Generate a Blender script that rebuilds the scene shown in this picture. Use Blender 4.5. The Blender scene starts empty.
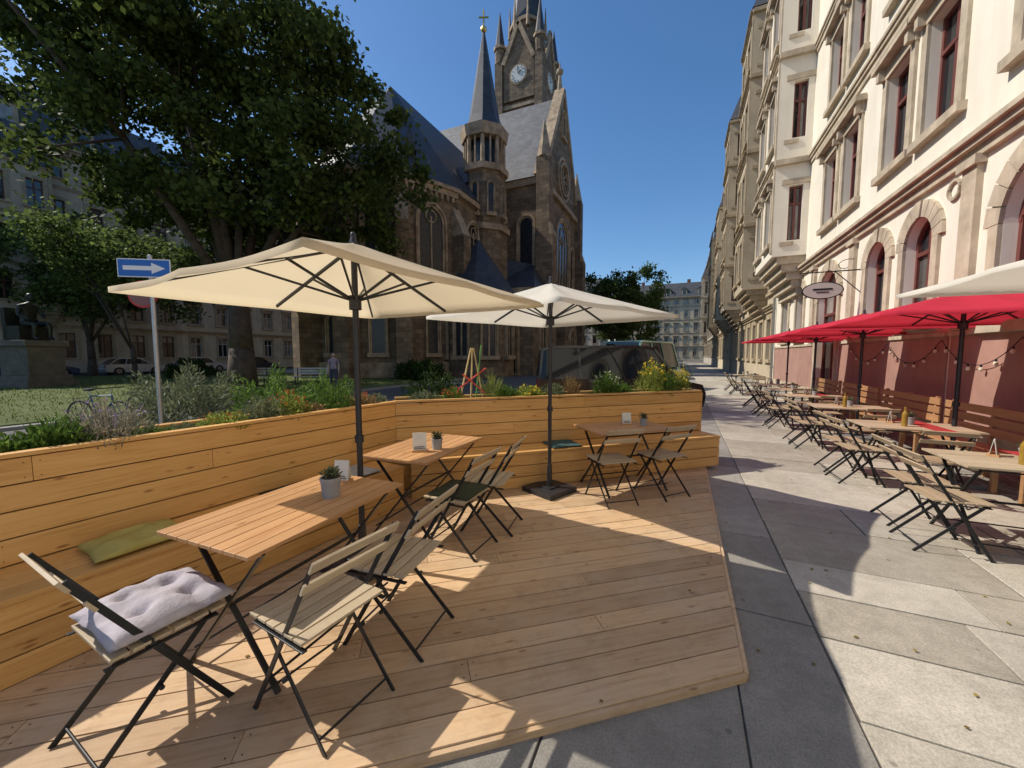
import bpy, math, random
import numpy as np
from mathutils import Vector, Matrix
random.seed(7); np.random.seed(7)
S=bpy.context.scene
R=math.radians
# ------------------------------------------------------------------ materials
def newmat(name):
    m=bpy.data.materials.new(name); m.use_nodes=True
    nt=m.node_tree; b=nt.nodes['Principled BSDF']
    return m,nt,b
def nd(nt,t,**k):
    n=nt.nodes.new(t)
    for a,v in k.items():
        if a in n.inputs.keys(): n.inputs[a].default_value=v
        else: setattr(n,a,v)
    return n
def ramp(nt,fac,stops):
    r=nt.nodes.new('ShaderNodeValToRGB'); e=r.color_ramp.elements
    while len(e)<len(stops): e.new(0.5)
    for i,(p,c) in enumerate(stops):
        e[i].position=p; e[i].color=(c[0],c[1],c[2],1)
    nt.links.new(fac,r.inputs['Fac']); return r.outputs['Color']
def mixc(nt,fac,a,b,mode='MIX'):
    n=nt.nodes.new('ShaderNodeMix'); n.data_type='RGBA'; n.blend_type=mode
    for s,v in ((0,fac),(6,a),(7,b)):
        if isinstance(v,(int,float)): n.inputs[s].default_value=v
        elif isinstance(v,tuple): n.inputs[s].default_value=(v[0],v[1],v[2],1)
        else: nt.links.new(v,n.inputs[s])
    return n.outputs[2]
def bump(nt,b,h,st=.3,dist=.01):
    n=nd(nt,'ShaderNodeBump'); n.inputs['Strength'].default_value=st; n.inputs['Distance'].default_value=dist
    nt.links.new(h,n.inputs['Height']); nt.links.new(n.outputs[0],b.inputs['Normal'])
def coord(nt,kind='Object',scale=(1,1,1),island=0):
    tc=nt.nodes.new('ShaderNodeTexCoord'); mp=nt.nodes.new('ShaderNodeMapping')
    mp.inputs['Scale'].default_value=scale
    src=tc.outputs[kind]
    if island:
        g=nt.nodes.new('ShaderNodeNewGeometry'); va=nt.nodes.new('ShaderNodeVectorMath'); va.operation='ADD'
        mu=nt.nodes.new('ShaderNodeMath'); mu.operation='MULTIPLY'; mu.inputs[1].default_value=island
        nt.links.new(g.outputs['Random Per Island'],mu.inputs[0])
        nt.links.new(src,va.inputs[0]); nt.links.new(mu.outputs[0],va.inputs[1]); src=va.outputs[0]
    nt.links.new(src,mp.inputs['Vector']); return mp.outputs[0]
def noise(nt,vec,scale,detail=4,rough=.6):
    n=nd(nt,'ShaderNodeTexNoise',Scale=scale,Detail=detail,Roughness=rough)
    if vec is not None: nt.links.new(vec,n.inputs['Vector'])
    return n.outputs['Fac']
def island(nt):
    return nt.nodes.new('ShaderNodeNewGeometry').outputs['Random Per Island']
def plain(name,c,rough=.6,metal=0,var=.25,scale=6,bmp=0,isl=0,streak=0):
    m,nt,b=newmat(name); v=coord(nt)
    d=tuple(x*(1-var) for x in c); l=tuple(min(1,x*(1+var)) for x in c)
    col=ramp(nt,noise(nt,v,scale,5),[(.3,d),(.7,l)])
    if isl: col=mixc(nt,1.0,col,ramp(nt,island(nt),[(0,(1-isl,)*3),(1,(1,1,1))]),'MULTIPLY')
    if streak:
        v2=coord(nt,'Object',(2.5,2.5,.35)); col=mixc(nt,streak,col,ramp(nt,noise(nt,v2,1.3,7,.7),[(.3,(.55,.5,.44)),(.6,(1,1,1))]),'MULTIPLY')
    nt.links.new(col,b.inputs['Base Color']); b.inputs['Roughness'].default_value=rough; b.inputs['Metallic'].default_value=metal
    if bmp: bump(nt,b,noise(nt,v,scale*6,4),bmp,.01)
    return m
def wood(name,c1,c2,c3,rough=.55,wear=0.0,isl=.35):
    m,nt,b=newmat(name)
    v=coord(nt,'Object',(1.3,22,22),7.3)
    n1=noise(nt,v,2.2,6,.65)
    base=ramp(nt,n1,[(.25,c3),(.45,c1),(.75,c2)])
    v2=coord(nt,'Object',(2.2,7,7),3.1)
    vo=nd(nt,'ShaderNodeTexVoronoi',Scale=1.6); nt.links.new(v2,vo.inputs['Vector'])
    kn=ramp(nt,vo.outputs['Distance'],[(.05,(.35,.2,.12)),(.13,(1,1,1))])
    base=mixc(nt,.75,base,kn,'MULTIPLY')
    base=mixc(nt,1.0,base,ramp(nt,island(nt),[(0,(1-isl,1-isl*1.05,1-isl*1.1)),(.5,(1-isl*.4,)*3),(1,(1.0,1.0,1.0))]),'MULTIPLY')
    if wear:
        v3=coord(nt,'Object',(1,1,1))
        base=mixc(nt,ramp(nt,noise(nt,v3,2.0,6,.7),[(.45,(0,0,0)),(.75,(wear,)*3)]),base,(.50,.43,.34))
        base=mixc(nt,.45,base,ramp(nt,noise(nt,v3,5.0,7,.75),[(.3,(.55,.52,.48)),(.5,(1,1,1))]),'MULTIPLY')
    nt.links.new(base,b.inputs['Base Color']); b.inputs['Roughness'].default_value=rough
    b.inputs['Specular IOR Level'].default_value=.35
    bump(nt,b,n1,.25,.003); return m
def blocks(name,c1,c2,mort,bw,bh,rough=.85,soot=0.0,bst=.5):
    m,nt,b=newmat(name)
    tc=nt.nodes.new('ShaderNodeTexCoord'); sp=nt.nodes.new('ShaderNodeSeparateXYZ'); nt.links.new(tc.outputs['Object'],sp.inputs[0])
    ad=nt.nodes.new('ShaderNodeMath'); nt.links.new(sp.outputs[0],ad.inputs[0]); nt.links.new(sp.outputs[1],ad.inputs[1])
    cb=nt.nodes.new('ShaderNodeCombineXYZ'); nt.links.new(ad.outputs[0],cb.inputs[0]); nt.links.new(sp.outputs[2],cb.inputs[1])
    br=nd(nt,'ShaderNodeTexBrick',Scale=1.0); br.inputs['Brick Width'].default_value=bw; br.inputs['Row Height'].default_value=bh
    br.inputs['Mortar Size'].default_value=.012; br.inputs['Mortar Smooth'].default_value=.3
    for k,c in (('Color1',c1),('Color2',c2),('Mortar',mort)): br.inputs[k].default_value=(*c,1)
    nt.links.new(cb.outputs[0],br.inputs['Vector'])
    col=mixc(nt,.8,br.outputs['Color'],ramp(nt,noise(nt,tc.outputs['Object'],.9,6,.7),[(.3,(.55-soot*.3,)*3),(.7,(1.1,1.08,1.05))]),'MULTIPLY')
    col=mixc(nt,.5,col,ramp(nt,noise(nt,tc.outputs['Object'],7,4,.7),[(.3,(.6,.6,.6)),(.7,(1.2,1.2,1.2))]),'MULTIPLY')
    nt.links.new(col,b.inputs['Base Color']); b.inputs['Roughness'].default_value=rough
    bump(nt,b,br.outputs['Fac'],-bst,.03); return m
def leafmat(name,c1,c2,trans=.35):
    m,nt,b=newmat(name)
    v=coord(nt)
    col=ramp(nt,island(nt),[(0,c1),(.7,c2),(1,tuple(min(1,x*1.5) for x in c2))])
    col=mixc(nt,.7,col,ramp(nt,noise(nt,v,.8,3),[(.3,(.6,.6,.6)),(.7,(1.25,1.25,1.1))]),'MULTIPLY')
    nt.links.new(col,b.inputs['Base Color']); b.inputs['Roughness'].default_value=.6
    b.inputs['Specular IOR Level'].default_value=.12
    t=nt.nodes.new('ShaderNodeBsdfTranslucent'); nt.links.new(col,t.inputs['Color'])
    mx=nt.nodes.new('ShaderNodeMixShader'); mx.inputs[0].default_value=trans
    out=nt.nodes['Material Output']
    nt.links.new(b.outputs[0],mx.inputs[1]); nt.links.new(t.outputs[0],mx.inputs[2]); nt.links.new(mx.outputs[0],out.inputs['Surface'])
    return m
def fabric(name,c,trans=.45,tc=None):
    m,nt,b=newmat(name); v=coord(nt)
    col=mixc(nt,.35,c,ramp(nt,noise(nt,v,2.0,5),[(.3,(.75,.75,.75)),(.7,(1,1,1))]),'MULTIPLY')
    nt.links.new(col,b.inputs['Base Color']); b.inputs['Roughness'].default_value=.85
    b.inputs['Specular IOR Level'].default_value=.15
    t=nt.nodes.new('ShaderNodeBsdfTranslucent'); t.inputs['Color'].default_value=(*(tc or c),1)
    mx=nt.nodes.new('ShaderNodeMixShader'); mx.inputs[0].default_value=trans
    out=nt.nodes['Material Output']
    w=nd(nt,'ShaderNodeTexNoise',Scale=2.5,Detail=2.0); nt.links.new(v,w.inputs['Vector'])
    bump(nt,b,w.outputs['Fac'],.4,.03)
    nt.links.new(b.outputs[0],mx.inputs[1]); nt.links.new(t.outputs[0],mx.inputs[2]); nt.links.new(mx.outputs[0],out.inputs['Surface'])
    return m
def glassmat(name):
    m,nt,b=newmat(name)
    col=ramp(nt,island(nt),[(0,(.015,.018,.02)),(.55,(.03,.035,.04)),(.6,(.22,.2,.17)),(1,(.35,.33,.29))])
    v=coord(nt); col=mixc(nt,.6,col,ramp(nt,noise(nt,v,2.5,3),[(.35,(.3,.3,.3)),(.65,(1,1,1))]),'MULTIPLY')
    nt.links.new(col,b.inputs['Base Color']); b.inputs['Roughness'].default_value=.06
    b.inputs['Specular IOR Level'].default_value=.8
    bump(nt,b,noise(nt,v,1.5,2),.03,.02); return m

M_wall=wood('larch_wall',(.70,.39,.13),(.80,.49,.19),(.54,.26,.07),.5,0,.32)
M_deck=wood('larch_deck',(.60,.40,.225),(.68,.47,.28),(.42,.26,.135),.6,.45,.32)
M_table=wood('acacia_table',(.52,.28,.125),(.60,.36,.18),(.36,.17,.075),.45,0,.2)
M_chair=wood('chair_slats',(.48,.38,.25),(.55,.45,.31),(.35,.26,.16),.55,.3,.2)
M_steel=plain('black_steel',(.025,.027,.03),.4,.5,.2)
M_pole=plain('dark_pole',(.035,.035,.04),.4,.4,.2)
M_cream=fabric('cream_fabric',(.78,.68,.50),.5,(.84,.70,.46))
M_white=fabric('ivory_fabric',(.84,.80,.70),.38,(.84,.79,.66))
M_red=fabric('red_fabric',(.66,.045,.08),.33,(.80,.05,.08))
M_glass=glassmat('window_glass')
M_soil=plain('soil',(.04,.028,.018),.95,0,.4,30,.5)
M_concrete=plain('concrete_base',(.16,.16,.16),.85,0,.2,20,.3)
# ------------------------------------------------------------------ mesh builder
class MB:
    def __init__(s): s.v=[];s.f=[];s.m=[];s.M=Matrix()
    def add(s,vs,fs,mi):
        o=len(s.v); s.v+=[tuple(s.M@Vector(p)) for p in vs]
        s.f+=[tuple(i+o for i in f) for f in fs]; s.m+=[mi]*len(fs)
    def box(s,x0,x1,y0,y1,z0,z1,mi=0):
        s.add([(x0,y0,z0),(x1,y0,z0),(x1,y1,z0),(x0,y1,z0),(x0,y0,z1),(x1,y0,z1),(x1,y1,z1),(x0,y1,z1)],
              [(0,3,2,1),(4,5,6,7),(0,1,5,4),(1,2,6,5),(2,3,7,6),(3,0,4,7)],mi)
    def extr(s,poly,vec,mi=0):
        n=len(poly); vec=Vector(vec); a=[Vector(p) for p in poly]
        vs=a+[p+vec for p in a]
        fs=[tuple(range(n))[::-1],tuple(range(n,2*n))]+[(i,(i+1)%n,n+(i+1)%n,n+i) for i in range(n)]
        s.add(vs,fs,mi)
    def bar(s,p,q,w,h,mi=0,up=(0,0,1)):
        p=Vector(p);q=Vector(q);d=(q-p)
        if d.length<1e-6:return
        d.normalize(); u=Vector(up)
        if abs(d.dot(u))>.98: u=Vector((0,1,0)) if abs(d.y)<.9 else Vector((1,0,0))
        a=d.cross(u).normalized()*w/2; b=a.cross(d).normalized()*h/2
        s.add([p-a-b,p+a-b,p+a+b,p-a+b,q-a-b,q+a-b,q+a+b,q-a+b],
              [(0,3,2,1),(4,5,6,7),(0,1,5,4),(1,2,6,5),(2,3,7,6),(3,0,4,7)],mi)
    def cyl(s,p,q,r1,r2,n=12,mi=0,rot=0,caps=True):
        p=Vector(p);q=Vector(q);d=(q-p).normalized(); u=Vector((0,0,1)) if abs(d.z)<.9 else Vector((1,0,0))
        a=d.cross(u).normalized(); b=d.cross(a).normalized(); vs=[]
        for c,r in ((p,r1),(q,r2)):
            for i in range(n):
                t=2*math.pi*i/n+rot; vs.append(c+(a*math.cos(t)+b*math.sin(t))*r)
        fs=[(i,(i+1)%n,n+(i+1)%n,n+i) for i in range(n)]
        if caps: fs+=[tuple(range(n))[::-1],tuple(range(n,2*n))]
        s.add(vs,fs,mi)
    def ell(s,c,rx,ry,rz,mi=0,nu=14,nv=9):
        c=Vector(c); vs=[c+Vector((0,0,rz))]
        for j in range(1,nv):
            ph=math.pi*j/nv
            for i in range(nu):
                t=2*math.pi*i/nu; vs.append(c+Vector((rx*math.sin(ph)*math.cos(t),ry*math.sin(ph)*math.sin(t),rz*math.cos(ph))))
        vs.append(c-Vector((0,0,rz))); fs=[]
        for i in range(nu): fs.append((0,1+i,1+(i+1)%nu)); fs.append((len(vs)-1,1+(nv-2)*nu+(i+1)%nu,1+(nv-2)*nu+i))
        for j in range(nv-2):
            for i in range(nu):
                a=1+j*nu+i;b=1+j*nu+(i+1)%nu; fs.append((a,a+nu,b+nu,b))
        s.add(vs,fs,mi)
    def torus(s,c,r,t,axis,mi=0,n=32,m=6):
        c=Vector(c); ax=Vector(axis).normalized(); u=ax.cross(Vector((0,0,1))).normalized(); w=ax.cross(u); vs=[];fs=[]
        for i in range(n):
            a=2*math.pi*i/n; d=u*math.cos(a)+w*math.sin(a)
            for j in range(m):
                b=2*math.pi*j/m; vs.append(c+d*(r+t*math.cos(b))+ax*t*math.sin(b))
        for i in range(n):
            for j in range(m): fs.append((i*m+j,((i+1)%n)*m+j,((i+1)%n)*m+(j+1)%m,i*m+(j+1)%m))
        s.add(vs,fs,mi)
    def mesh(s,name,mats,smooth=False):
        me=bpy.data.meshes.new(name); me.from_pydata(s.v,[],s.f)
        for m in mats: me.materials.append(m)
        me.polygons.foreach_set('material_index',s.m)
        if smooth: me.polygons.foreach_set('use_smooth',[True]*len(s.f))
        me.update(); return me
    def obj(s,name,mats,smooth=False,bevel=0,loc=(0,0,0),rz=0,parent=None):
        return mkobj(name,s.mesh(name,mats,smooth),loc,rz,bevel,parent)
def mkobj(name,me,loc=(0,0,0),rz=0,bevel=0,parent=None):
    o=bpy.data.objects.new(name,me); S.collection.objects.link(o); o.location=loc; o.rotation_euler=(0,0,rz)
    if bevel:
        b=o.modifiers.new('b','BEVEL'); b.width=bevel; b.segments=2; b.limit_method='ANGLE'
    if parent: o.parent=parent
    return o
def empty(name,loc=(0,0,0),rz=0):
    e=bpy.data.objects.new(name,None); S.collection.objects.link(e); e.location=loc; e.rotation_euler=(0,0,rz); e.empty_display_size=.2; return e
def leaves(name,P,D,L,W,mat,parent=None,extra=None):
    P=np.asarray(P,float); n=len(P); D=np.asarray(D,float); D/=np.linalg.norm(D,axis=1,keepdims=True)+1e-9
    Rr=np.random.normal(size=(n,3)); Sd=np.cross(D,Rr); Sd/=np.linalg.norm(Sd,axis=1,keepdims=True)+1e-9
    if extra=='flat': Sd=np.cross(D,np.array([[0,0,1.0]])); Sd/=np.linalg.norm(Sd,axis=1,keepdims=True)+1e-9
    L=np.broadcast_to(np.asarray(L,float).reshape(-1,1),(n,1)); W=np.broadcast_to(np.asarray(W,float).reshape(-1,1),(n,1))
    V=np.stack([P,P+.5*L*D+.5*W*Sd,P+L*D,P+.5*L*D-.5*W*Sd],1).reshape(-1,3)
    me=bpy.data.meshes.new(name); me.vertices.add(4*n); me.vertices.foreach_set('co',V.ravel().astype(np.float32))
    me.loops.add(4*n); me.loops.foreach_set('vertex_index',np.arange(4*n,dtype=np.int32))
    me.polygons.add(n); me.polygons.foreach_set('loop_start',np.arange(0,4*n,4,dtype=np.int32)); me.polygons.foreach_set('loop_total',np.full(n,4,dtype=np.int32))
    me.materials.append(mat); me.update(calc_edges=True); me.validate()
    return mkobj(name,me,parent=parent)
# ------------------------------------------------------------------ camera, light, world
cam=bpy.data.cameras.new('camera'); co=bpy.data.objects.new('camera',cam); S.collection.objects.link(co)
cam.sensor_width=36; cam.lens=385/1024*36; cam.clip_start=.05; cam.clip_end=3000
co.location=(0,0,1.65); co.rotation_euler=(R(90-4.3),0,R(23.9)); S.camera=co
EL=R(46); AZ=R(-100)   # azimuth measured from +Y toward +X
tosun=Vector((math.sin(AZ)*math.cos(EL),math.cos(AZ)*math.cos(EL),math.sin(EL)))
sl=bpy.data.lights.new('sun','SUN'); sl.energy=5.0; sl.angle=R(.5); sl.color=(1,.93,.82)
so=bpy.data.objects.new('sun',sl); S.collection.objects.link(so); so.rotation_euler=(-tosun).to_track_quat('-Z','Y').to_euler(); so.location=(-20,0,30)
w=bpy.data.worlds.new('World'); S.world=w; w.use_nodes=True; nt=w.node_tree
sk=nt.nodes.new('ShaderNodeTexSky'); sk.sky_type='NISHITA'; sk.sun_disc=False; sk.sun_elevation=EL; sk.sun_rotation=AZ
sk.air_density=1.0; sk.dust_density=.5; sk.ozone_density=3.5
hs=nt.nodes.new('ShaderNodeHueSaturation'); hs.inputs['Saturation'].default_value=1.18
nt.links.new(sk.outputs[0],hs.inputs['Color']); nt.links.new(hs.outputs[0],nt.nodes['Background'].inputs[0]); nt.nodes['Background'].inputs[1].default_value=.15
S.view_settings.view_transform='Standard'; S.view_settings.look='None'; S.view_settings.exposure=0
# ------------------------------------------------------------------ ground
M_asph=plain('asphalt',(.085,.083,.08),.9,0,.3,3,.4)
g=MB(); g.box(-900,900,-500,1500,-.4,-.11,0); g.obj('ground',[plain('ground_mat',(.17,.155,.13),.95,0,.3,.8,.3)])
g=MB(); g.box(-14,-.0,-60,300,-.2,-.104,0); g.box(-49,-42.5,-60,120,-.2,-.104,0); g.obj('road',[M_asph])
def granite(name,c0,c1,c2,spk):
    m,nt,b=newmat(name)
    v=coord(nt); c=ramp(nt,island(nt),[(0,c0),(.5,c1),(1,c2)])
    c=mixc(nt,.75,c,ramp(nt,noise(nt,v,spk,3,.8),[(.35,(.62,.62,.62)),(.65,(1.15,1.15,1.15))]),'MULTIPLY')
    c=mixc(nt,.8,c,ramp(nt,noise(nt,v,1.3,6,.65),[(.3,(.68,.65,.60)),(.7,(1.08,1.06,1.02))]),'MULTIPLY')
    c=mixc(nt,.5,c,ramp(nt,noise(nt,v,9,5,.7),[(.35,(.7,.7,.68)),(.6,(1.05,1.05,1.05))]),'MULTIPLY')
    vo=nd(nt,'ShaderNodeTexVoronoi',Scale=3.2); nt.links.new(v,vo.inputs['Vector'])   # gum spots
    c=mixc(nt,.6,c,ramp(nt,vo.outputs['Distance'],[(.045,(.35,.34,.33)),(.06,(1,1,1))]),'MULTIPLY')
    nt.links.new(c,b.inputs['Base Color']); b.inputs['Roughness'].default_value=.75; bump(nt,b,noise(nt,v,60,4,.8),.35,.006); return m
M_slab=granite('granite_slabs',(.40,.36,.295),(.52,.475,.40),(.61,.565,.485),90)
M_slab2=granite('granite_edge',(.28,.265,.24),(.35,.33,.30),(.42,.40,.365),110)
M_joint=plain('joint_sand',(.12,.105,.085),.95,0,.3,20,.3)
g=MB(); g.box(-4.1,.3,-12,7.3,-.3,-.012,0); g.box(.3,4.6,-12,130,-.3,-.012,0); g.obj('pavement_bed',[M_joint])
g=MB(); G=.006
def slab(x0,x1,y0,y1,mi):
    j=lambda:random.uniform(-.004,.004); z=random.uniform(-.003,.002)
    g.add([(x0+G+j(),y0+G+j(),-.04),(x1-G+j(),y0+G+j(),-.04),(x1-G+j(),y1-G+j(),-.04),(x0+G+j(),y1-G+j(),-.04)],[(0,1,2,3)],mi)
    o=len(g.v)-4; b4=g.v[o:o+4]; g.v+= [(p[0],p[1],z) for p in b4]; g.f+=[(o+4,o+5,o+6,o+7),(o,o+1,o+5,o+4),(o+1,o+2,o+6,o+5),(o+2,o+3,o+7,o+6),(o+3,o,o+4,o+7)]; g.m+=[mi]*5
y=-6
while y<90:
    h=random.uniform(.45,.85); x=.78
    cuts=[.78]
    while x<3.5:
        x+=random.uniform(.8,1.7); cuts.append(min(x,3.5))
        if 3.5-x<.4: cuts[-1]=3.5;break
    for a,bb in zip(cuts,cuts[1:]): slab(a,bb,y,y+h,0)
    y+=h
y=-1
while y<30:
    x=3.5
    while x<4.28: slab(x+.003,min(4.31,x+.125),y,y+.12,1); x+=.125
    y+=.123
while y<90: slab(3.5,4.31,y,y+.9,1); y+=.9
y=-6
while y<90:
    h=random.uniform(1.0,1.6); slab(.3,.78,y,y+h,1); y+=h
y=-6
while y<7.2:
    h=random.uniform(.9,1.2); x=-4.05
    while x<.3:
        x2=min(.3,x+random.uniform(.8,1.3)); 
        if .3-x2<.3:x2=.3
        slab(x,x2,y,min(7.2,y+h),1); x=x2
    y+=h
g.obj('pavement',[M_slab,M_slab2],bevel=.004)
g=MB()
for k in range(130): g.box(.13,.29,7.3+k,8.29+k,-.2,.004,0)
for k in range(19): g.box(-4.28,-4.12,-11+k,-10.01+k,-.2,.004,0)
g.obj('kerb',[plain('kerb_granite',(.27,.26,.24),.8,0,.3,40,.3,.2)],bevel=.01)
M_lawn,nt,b=newmat('lawn'); v=coord(nt)
c=ramp(nt,noise(nt,v,.7,8,.75),[(.3,(.07,.09,.02)),(.5,(.11,.145,.035)),(.72,(.19,.19,.07))])
nt.links.new(c,b.inputs['Base Color']); b.inputs['Roughness'].default_value=.95; bump(nt,b,noise(nt,v,25,5,.8),1,.05)
g=MB(); g.box(-42,-14.6,-20,24.5,-.3,.0,0); g.obj('lawn',[M_lawn])
g=MB(); g.box(-42.3,-14.3,-20.3,24.8,-.3,-.03,0); g.obj('lawn_kerb',[bpy.data.materials['kerb_granite']])
g=MB(); g.box(-42.3,-14.3,24.8,70,-.3,-.04,0); g.obj('church_square_path',[plain('gravel_path',(.3,.26,.2),.95,0,.25,5,.3)])
n=18000; P=np.column_stack([np.random.uniform(-41.5,-14.8,n),np.random.uniform(-2,24,n),np.zeros(n)])
D=np.random.normal(size=(n,3))*.5; D[:,2]=1
leaves('grass',P,D,np.random.uniform(.05,.14,n),.03,leafmat('grass_blades',(.06,.09,.015),(.16,.19,.05)))
# ------------------------------------------------------------------ buildings
def warch(mb,xa,xb,za,zb,th,rise,mi,y0=0):
    xm=(xa+xb)/2; hw=(xb-xa)/2; zs=zb-rise; n=10
    arc=[(xm-hw*math.cos(math.pi*t/(2*n)),y0,zs+rise*math.sin(math.pi*t/(2*n))) for t in range(n+1)]
    poly=[(xa,y0,zb)]+arc[0:n+1]
    mb.extr(poly,(0,th,0),mi)
    mb.extr([(2*xm-p[0],p[1],p[2]) for p in poly][::-1],(0,th,0),mi)
def wall(mb,x0,x1,z0,z1,wins,th,mi):
    wins=sorted(wins); cx=x0
    for wn in wins:
        xa,xb,za,zb,rise=wn[:5]
        if xa>cx: mb.box(cx,xa,0,th,z0,z1,mi)
        if za>z0: mb.box(xa,xb,0,th,z0,za,mi)
        if zb<z1: mb.box(xa,xb,0,th,zb,z1,mi)
        if rise: warch(mb,xa,xb,za,zb,th,rise,mi)
        cx=xb
    if cx<x1: mb.box(cx,x1,0,th,z0,z1,mi)
# material slots: 0 wall 1 trim 2 frame 3 glass 4 accent 5 roof 6 dark
def window(mb,xa,xb,za,zb,rise=0,style=1):
    y=.16; f=.07; xm=(xa+xb)/2
    zt=za+(zb-za)*.68
    mb.box(xa,xa+f,y,y+.08,za,zb,2); mb.box(xb-f,xb,y,y+.08,za,zb,2)
    mb.box(xa+f,xb-f,y+.001,y+.081,za,za+f,2)
    if not rise: mb.box(xa+f,xb-f,y+.001,y+.081,zb-f,zb,2)
    mb.box(xm-.045,xm+.045,y-.01,y+.07,za+f,zb-(f if not rise else .05),2)
    mb.box(xa+f,xb-f,y-.02,y+.06,zt-.04,zt+.04,2)
    if rise:
        n=8; hw=(xb-xa)/2; zs=zb-rise
        pts=[(xm-hw*math.cos(math.pi*i/n),y+.03,zs+rise*math.sin(math.pi*i/n)) for i in range(n+1)]
        for a,b_ in zip(pts,pts[1:]): mb.bar(a,b_,.1,.08,2,(0,1,0))
    mb.add([(xa,y+.05,za),(xm,y+.05,za),(xm,y+.05,zt),(xa,y+.05,zt)],[(0,1,2,3)],3)
    mb.add([(xm,y+.05,za),(xb,y+.05,za),(xb,y+.05,zt),(xm,y+.05,zt)],[(0,1,2,3)],3)
    mb.add([(xa,y+.05,zt),(xb,y+.05,zt),(xb,y+.05,zb),(xa,y+.05,zb)],[(0,1,2,3)],3)
    t=.2 if style else .12
    if style>=1:
        mb.box(xa-.28,xb+.28,-.14,.0,za-.16,za-.003,1)
        if not rise:
            mb.box(xa-t,xa-.002,-.06,0,za,zb,1); mb.box(xb+.002,xb+t,-.06,0,za,zb,1)
            mb.box(xa-t-.02,xb+t+.02,-.07,0,zb+.002,zb+.28,1)
            if style>=2:
                mb.box(xa-t-.14,xb+t+.14,-.26,0,zb+.282,zb+.40,1)
                mb.box(xa-t-.08,xb+t+.08,-.16,0,zb+.402,zb+.47,1)
                mb.box(xa-t,xa-t+.14,-.2,-.062,zb+.02,zb+.28,1); mb.box(xb+t-.14,xb+t,-.2,-.062,zb+.02,zb+.28,1)
                if style==3:
                    mb.extr([(xa-t-.1,-.14,zb+.47),(xb+t+.1,-.14,zb+.47),((xa+xb)/2,-.14,zb+.85)],(0,.14,0),1)
        else:
            zs=zb-rise; hw=(xb-xa)/2
            mb.box(xa-t,xa-.002,-.06,0,za,zs,1); mb.box(xb+.002,xb+t,-.06,0,za,zs,1)
            n=11
            for i in range(n):
                a0=math.pi*i/n+.012; a1=math.pi*(i+1)/n-.012; r1=hw+.002; r2=hw+t+.12; k=rise/hw
                o2=.085 if i==n//2 else .06
                poly=[(xm-r1*math.cos(a0),-o2,zs+r1*k*math.sin(a0)),(xm-r2*math.cos(a0),-o2,zs+r2*k*math.sin(a0)),
                      (xm-r2*math.cos(a1),-o2,zs+r2*k*math.sin(a1)),(xm-r1*math.cos(a1),-o2,zs+r1*k*math.sin(a1))]
                mb.extr(poly[::-1],(0,o2-.001,0),1)
def cornice(mb,x0,x1,z,out=.5,h=.5,mi=1,dent=True):
    mb.box(x0,x1,-out*.35,-.001,z-h,z-h*.55,mi); mb.box(x0-.0,x1,-out*.7,-.001,z-h*.55+.002,z-h*.25,mi); mb.box(x0,x1,-out,-.001,z-h*.25+.002,z,mi)
    if dent:
        x=x0+.2
        while x<x1-.2:
            mb.box(x,x+.16,-out*.62,-out*.352,z-h*.95,z-h*.57,mi); x+=.42
def oriel(mb,x0,x1,z0,storeys,out,top,style=1):
    M0=mb.M.copy()
    for i in range(5):
        k=(i+1)/6; ins=(1-k)*.5
        mb.box(x0+ins,x1-ins,-out*k,-.002,z0-1.5+i*.3,z0-1.5+(i+1)*.3-.002,1)
    for (a,b_,za,zb) in storeys:
        xm=(x0+x1)/2; hw=(x1-x0)/2
        ws=[(x0+hw*.5-.5,x0+hw*.5+.45,za,zb,0),(x1-hw*.5-.45,x1-hw*.5+.5,za,zb,0)]
        mb.M=M0@Matrix.Translation((0,-out,0)); wall(mb,x0,x1,a,b_,ws,.25,0)
        for q in ws: window(mb,*q[:4],0,style)
        cornice(mb,x0-.05,x1+.05,b_+.12,.18,.24,1,False)
        for xx in (x0,x1-.22): mb.box(xx,xx+.22,-.05,-.001,a+.15,b_-.15,1)
        sw=[(out*.28,out*.28+.5,za,zb,0)]
        mb.M=M0@Matrix.Translation((x0,0,0))@Matrix.Rotation(R(-90),4,'Z'); wall(mb,0,out-.25,a,b_,sw,.24,0); window(mb,*sw[0][:4],0,0)
        mb.box(-.12,out+.1,-.16,-.002,b_-.1,b_+.1,1)
        mb.M=M0@Matrix.Translation((x1,-out+.25,0))@Matrix.Rotation(R(90),4,'Z'); wall(mb,0,out-.25,a,b_,[(out*.2,out*.2+.45,za,zb,0)],.24,0); window(mb,out*.2,out*.2+.45,za,zb,0,0)
        mb.box(-.03,.45,-.04,-.002,za-.2,za-.05,1); mb.box(-.03,.9,-.05,-.002,zb+.05,zb+.25,1)
        mb.box(-.3,out,-.16,-.002,b_-.1,b_+.1,1)
        mb.M=M0
    zt=storeys[-1][1]
    mb.box(x0-.02,x1+.02,-out-.02,-.003,zt+.13,zt+.2,1)
    if top=='roof':
        xm=(x0+x1)/2
        mb.add([(x0-.1,-out-.1,zt+.2),(x1+.1,-out-.1,zt+.2),(x1+.1,.5,zt+.2),(x0-.1,.5,zt+.2),(xm,-out*.3,zt+3.4)],[(0,1,4),(1,2,4),(2,3,4),(3,0,4)],5)
    else:
        x=x0
        while x<x1: mb.box(x,x+.1,-out,-out+.1,zt+.2,zt+.9,1); x+=.25
        mb.box(x0,x1+.05,-out-.03,-out+.13,zt+.9,zt+1.05,1)
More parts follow.
